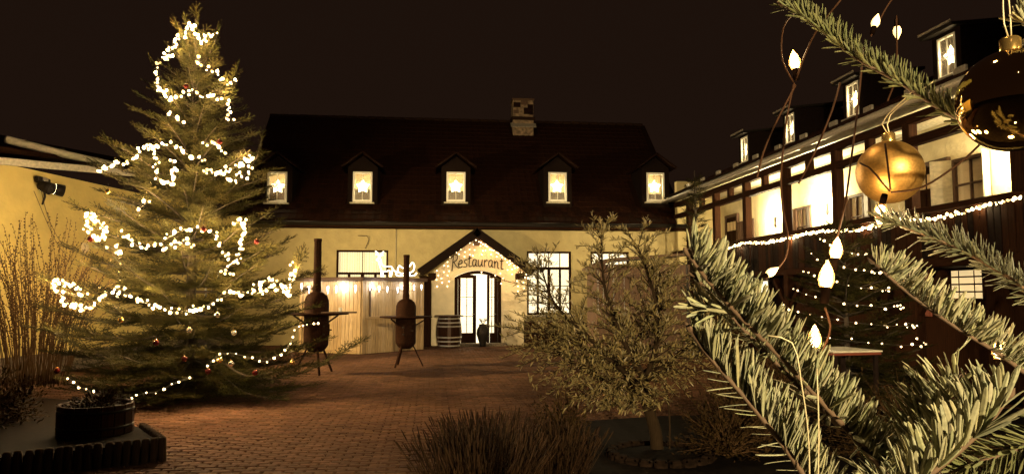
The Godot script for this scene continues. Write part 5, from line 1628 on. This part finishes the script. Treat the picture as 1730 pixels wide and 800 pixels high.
func near_fir():
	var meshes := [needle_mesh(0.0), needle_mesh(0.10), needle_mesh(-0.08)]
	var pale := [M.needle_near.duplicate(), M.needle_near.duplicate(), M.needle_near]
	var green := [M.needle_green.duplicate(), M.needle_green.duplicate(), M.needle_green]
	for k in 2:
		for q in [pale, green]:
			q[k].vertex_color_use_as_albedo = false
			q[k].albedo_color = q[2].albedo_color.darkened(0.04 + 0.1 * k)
	var t := thing("near_fir", "fir tree close to the viewer reaching into the right of the picture with needled twigs", "fir tree")
	var up := V(0.35, 0.9, 0.25)
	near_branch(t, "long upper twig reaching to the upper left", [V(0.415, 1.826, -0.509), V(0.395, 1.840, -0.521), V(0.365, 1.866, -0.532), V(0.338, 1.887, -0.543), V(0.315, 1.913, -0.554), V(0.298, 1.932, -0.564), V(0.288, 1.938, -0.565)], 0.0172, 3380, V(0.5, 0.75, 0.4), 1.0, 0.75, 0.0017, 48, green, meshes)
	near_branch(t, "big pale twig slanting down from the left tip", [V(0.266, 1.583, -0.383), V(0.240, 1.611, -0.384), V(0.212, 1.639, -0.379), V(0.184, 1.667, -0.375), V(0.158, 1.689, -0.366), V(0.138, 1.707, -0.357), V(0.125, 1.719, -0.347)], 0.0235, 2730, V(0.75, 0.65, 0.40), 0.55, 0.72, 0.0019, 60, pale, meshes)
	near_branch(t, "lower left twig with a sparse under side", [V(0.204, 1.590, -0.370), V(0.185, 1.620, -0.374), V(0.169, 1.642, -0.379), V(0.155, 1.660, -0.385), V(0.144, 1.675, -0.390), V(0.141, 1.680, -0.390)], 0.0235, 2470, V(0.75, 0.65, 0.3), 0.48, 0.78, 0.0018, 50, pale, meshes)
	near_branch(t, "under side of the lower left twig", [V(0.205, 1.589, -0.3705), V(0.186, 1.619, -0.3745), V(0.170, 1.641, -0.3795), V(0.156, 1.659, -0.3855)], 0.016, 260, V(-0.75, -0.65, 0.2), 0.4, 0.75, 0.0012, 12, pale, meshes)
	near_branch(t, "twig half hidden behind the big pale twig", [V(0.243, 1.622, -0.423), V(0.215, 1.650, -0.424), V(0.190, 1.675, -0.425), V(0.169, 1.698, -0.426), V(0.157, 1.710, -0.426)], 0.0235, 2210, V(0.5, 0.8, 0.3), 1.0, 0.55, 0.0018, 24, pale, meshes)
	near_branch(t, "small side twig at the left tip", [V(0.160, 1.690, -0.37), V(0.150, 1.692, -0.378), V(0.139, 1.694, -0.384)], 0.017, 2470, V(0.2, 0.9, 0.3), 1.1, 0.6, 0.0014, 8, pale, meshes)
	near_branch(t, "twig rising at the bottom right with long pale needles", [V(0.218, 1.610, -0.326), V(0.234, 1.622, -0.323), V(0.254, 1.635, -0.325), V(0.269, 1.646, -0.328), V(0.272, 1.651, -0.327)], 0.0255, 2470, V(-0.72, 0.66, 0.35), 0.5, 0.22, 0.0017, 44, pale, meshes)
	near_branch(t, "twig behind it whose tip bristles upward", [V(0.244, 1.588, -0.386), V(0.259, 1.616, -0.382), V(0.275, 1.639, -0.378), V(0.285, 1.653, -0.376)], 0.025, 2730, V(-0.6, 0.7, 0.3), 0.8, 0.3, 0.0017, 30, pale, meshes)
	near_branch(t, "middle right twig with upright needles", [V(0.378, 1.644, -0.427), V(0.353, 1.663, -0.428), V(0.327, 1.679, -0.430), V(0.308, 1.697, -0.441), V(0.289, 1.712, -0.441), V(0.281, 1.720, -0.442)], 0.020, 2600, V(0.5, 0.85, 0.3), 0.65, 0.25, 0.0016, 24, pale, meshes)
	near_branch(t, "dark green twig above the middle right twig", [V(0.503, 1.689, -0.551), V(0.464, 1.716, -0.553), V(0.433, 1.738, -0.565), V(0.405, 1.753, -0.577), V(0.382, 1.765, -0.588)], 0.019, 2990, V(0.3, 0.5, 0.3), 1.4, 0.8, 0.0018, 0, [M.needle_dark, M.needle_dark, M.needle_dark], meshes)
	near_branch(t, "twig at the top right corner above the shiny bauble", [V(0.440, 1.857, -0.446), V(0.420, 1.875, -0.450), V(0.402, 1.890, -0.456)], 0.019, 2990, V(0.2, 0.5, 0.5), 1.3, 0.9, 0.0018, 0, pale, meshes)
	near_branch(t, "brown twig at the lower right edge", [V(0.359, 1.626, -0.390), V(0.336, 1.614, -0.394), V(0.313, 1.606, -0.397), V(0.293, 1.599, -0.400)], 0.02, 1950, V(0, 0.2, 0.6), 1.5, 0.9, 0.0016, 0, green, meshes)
	obj("main_limb", tmesh(smoothed([V(0.62, 1.52, -0.50), V(0.50, 1.58, -0.46), V(0.36, 1.56, -0.42), V(0.22, 1.50, -0.37)], 0.02), 0.008, 0.004, 8), M.bark, t)
	obj("main_limb", tmesh(smoothed([V(0.66, 1.76, -0.58), V(0.55, 1.70, -0.56), V(0.503, 1.689, -0.551)], 0.02), 0.006, 0.002, 8), M.bark, t)
	obj("main_limb", tmesh(smoothed([V(0.60, 1.66, -0.48), V(0.47, 1.62, -0.44), V(0.378, 1.644, -0.427)], 0.02), 0.006, 0.002, 8), M.bark, t)
	obj("main_limb", tmesh(smoothed([V(0.66, 1.86, -0.52), V(0.52, 1.835, -0.50), V(0.415, 1.826, -0.509)], 0.02), 0.005, 0.002, 8), M.bark, t)
	obj("main_limb", tmesh(smoothed([V(0.66, 1.90, -0.48), V(0.55, 1.86, -0.45), V(0.440, 1.857, -0.446)], 0.02), 0.005, 0.002, 8), M.bark, t)
	obj("trunk", tmesh([V(0.70, 0.0, -0.55), V(0.66, 1.5, -0.54), V(0.66, 2.4, -0.52)], 0.05, 0.03, 12), M.bark, t)
	# baubles
	var ball := func(r: float) -> Array:
		var p := []
		for k in 25:
			var a := -PI / 2 + PI * k / 24
			p.append([maxf(0.0001, cos(a) * r), sin(a) * r])
		return p
	var b1 := thing("gold_bauble", "matt gold bauble hanging from the upper twig before the gallery", "bauble", V(0.432, 1.816, -0.650))
	obj("ball", lmesh(ball.call(0.0298), 40), M.gold_matt, b1)
	obj("cap", lmesh([[0.0062, 0.0285], [0.0062, 0.036], [0.005, 0.0375], [0.0001, 0.0375]], 16), M.gold_small, b1)
	obj("hanging_thread", tmesh(smoothed([V(-0.001, 0.037, 0), V(-0.004, 0.05, 0), V(-0.007, 0.068, 0.06)], 0.01), 0.0005, 0.0005, 5), M.tinsel, b1)
	obj("hanging_thread", tmesh(smoothed([V(0.001, 0.037, 0), V(0.003, 0.055, 0), V(0.004, 0.07, 0.06)], 0.01), 0.0005, 0.0005, 5), M.tinsel, b1)
	var b2 := thing("shiny_bauble", "large shiny brown-gold bauble at the right edge mirroring the lights", "bauble", V(0.391, 1.831, -0.451))
	obj("ball", lmesh(ball.call(0.0345), 48), M.gold_shiny, b2)
	obj("cap", lmesh([[0.0065, 0.033], [0.0065, 0.042], [0.005, 0.0435], [0.0001, 0.0435]], 16), M.gold_small, b2)
	obj("hanging_thread", tmesh(smoothed([V(-0.001, 0.043, 0), V(-0.004, 0.055, 0.0), V(-0.003, 0.085, 0.0)], 0.01), 0.0005, 0.0005, 5), M.tinsel, b2)
	obj("hanging_thread", tmesh(smoothed([V(0.001, 0.043, 0), V(0.001, 0.06, 0.0), V(0.0, 0.085, 0.0)], 0.01), 0.0005, 0.0005, 5), M.tinsel, b2)
	# candle-shaped bulbs on their brown cord
	var bp := [
		[V(0.366, 1.931, -0.698), V(-0.1, 1, 0), 1.0, "glowing bulb pointing up beside the tip of the upper twig"], [V(0.319, 1.709, -0.569), V(0.12, 1, 0), 1.15, "brightest glowing bulb left of the small dark fir"], [V(0.338, 1.733, -0.586), V(0.15, 1, 0), 0.95, "glowing bulb just above the brightest one at the end of the long cord"],
		[V(0.300, 1.661, -0.555), V(0, 1, 0.1), 0.95, "glowing bulb half sunk behind the big pale twig"], [V(0.383, 1.659, -0.465), V(0, 1, 0), 0.85, "glowing bulb at the lower right above the bristling twig"], [V(0.400, 1.778, -0.616), V(-0.35, -0.9, 0.1), 0.9, "glowing bulb hanging upside down before the gold bauble"],
		[V(0.476, 1.991, -0.732), V(0.35, 1, 0), 0.8, "dim slanting bulb high above the upper twig"], [V(0.531, 2.005, -0.775), V(0, -1, 0), 0.8, "dim hanging bulb left of the near dormer"], [V(0.273, 1.717, -0.574), V(0.8, 0.5, 0), 0.6, "pale tilted bulb behind the needles of the big twig"]]
	for q in [V(0.56, 1.72, -0.36), V(0.60, 1.93, -0.30), V(0.34, 2.08, -0.52), V(0.24, 1.38, -0.26), V(0.66, 1.80, -0.12), V(0.52, 1.55, -0.20)]:
		bp.append([q, V(0.1, 1, 0.1), 0.9, "glowing bulb on the cord beyond the picture's right side"])
	var shape := lmesh([[0.0001, -0.004], [0.005, -0.003], [0.0072, 0.003], [0.0066, 0.009], [0.004, 0.015], [0.0014, 0.020], [0.0001, 0.022]], 14)
	var core := lmesh([[0.0001, -0.003], [0.0042, -0.001], [0.0055, 0.004], [0.004, 0.0095], [0.0018, 0.014], [0.0001, 0.016]], 12)
	var socket := lmesh([[0.0001, -0.018], [0.0036, -0.018], [0.0042, -0.014], [0.0042, -0.003], [0.0001, -0.003]], 12)
	var chain := thing("candle_light_chain", "chain of candle-shaped bulbs on loose brown cords woven through the near fir twigs", "fairy lights")
	for q in bp:
		var d: Vector3 = q[1].normalized()
		var fr := frame_of(d)
		var bt := Transform3D(Basis(fr[0], d, fr[0].cross(d)).scaled_local(Vector3.ONE * q[2] * 0.78), q[0])
		var dim: bool = q[3].begins_with("dim") or q[3].begins_with("pale")
		var gb := obj("candle_bulb", shape, M.bulb_dim if dim else M.bulb_shell, chain, bt)
		if not dim: obj("glowing_filament", core, M.bulb_big, gb)
		gb.set_meta("label", q[3])
		obj("socket", socket, M.bulb_socket, gb)
		if not dim: omni(chain, q[0] + d * 0.011, 0.015, Color(1.0, 0.66, 0.30), 0.01)
	var cords := [
		["brown cord curving down past the top twig tip", [V(0.384, 1.978, -0.642), V(0.369, 1.951, -0.666), V(0.366, 1.916, -0.698)]],
		["thin brown cord looping left of the upper glowing bulb", [V(0.364, 1.915, -0.699), V(0.348, 1.935, -0.689), V(0.345, 1.964, -0.678), V(0.345, 1.97, -0.647)]],
		["long brown cord hanging from the upper bulb to the pale tilted bulb", [V(0.365, 1.914, -0.699), V(0.358, 1.878, -0.703), V(0.339, 1.819, -0.680), V(0.331, 1.783, -0.663), V(0.317, 1.752, -0.627), V(0.295, 1.729, -0.591), V(0.270, 1.713, -0.574)]],
		["short brown cord falling left of the long one", [V(0.367, 1.912, -0.700), V(0.342, 1.870, -0.696), V(0.321, 1.837, -0.680), V(0.307, 1.811, -0.664)]],
		["brown cord crossing the farthest dormers behind the upper twig", [V(0.384, 1.900, -0.648), V(0.376, 1.872, -0.651), V(0.360, 1.833, -0.656), V(0.346, 1.805, -0.660)]],
		["long brown cord left of the gold bauble ending at a glowing bulb", [V(0.406, 1.933, -0.643), V(0.401, 1.878, -0.648), V(0.384, 1.824, -0.634), V(0.368, 1.783, -0.619), V(0.350, 1.750, -0.603), V(0.336, 1.72, -0.586)]],
		["dark cord running straight down across the gold bauble", [V(0.404, 1.835, -0.613), V(0.403, 1.815, -0.609), V(0.406, 1.793, -0.611)]],
		["dark cord bending across the left of the gold bauble", [V(0.383, 1.818, -0.619), V(0.388, 1.811, -0.610), V(0.397, 1.800, -0.610), V(0.406, 1.792, -0.612)]],
		["brown cord slanting from the shiny bauble to the hanging bulb", [V(0.444, 1.823, -0.547), V(0.440, 1.810, -0.568), V(0.423, 1.793, -0.592), V(0.407, 1.791, -0.612)]],
		["brown cord rising from the dim slanting bulb", [V(0.471, 1.978, -0.732), V(0.489, 2.011, -0.729), V(0.499, 2.024, -0.727)]],
		["thin cord hanging down from the brightest bulb", [V(0.318, 1.690, -0.570), V(0.323, 1.670, -0.572), V(0.300, 1.645, -0.557)]],
		["thin cord hanging from the dim bulb near the dormer", [V(0.531, 2.02, -0.775), V(0.500, 1.941, -0.734), V(0.460, 1.896, -0.691)]],
	]
	for q in cords:
		var w := obj("cord", tmesh(smoothed(q[1], 0.008), 0.0009, 0.0009, 6), M.wire_brown, chain)
		w.set_meta("label", q[0])
	var ti := [["left silver tinsel thread hanging over the big pale twig", [V(0.166, 1.680, -0.352), V(0.178, 1.676, -0.350), V(0.182, 1.655, -0.350), V(0.185, 1.632, -0.351), V(0.186, 1.602, -0.353)]], ["right silver tinsel thread hanging straight down before the twigs", [V(0.190, 1.664, -0.350), V(0.1905, 1.634, -0.351), V(0.190, 1.602, -0.353)]]]
	for q in ti:
		var w := thing("tinsel_thread", q[0], "tinsel", Vector3.ZERO)
		obj("thread", tmesh(smoothed(q[1], 0.006), 0.00042, 0.00042, 5), M.tinsel, w)
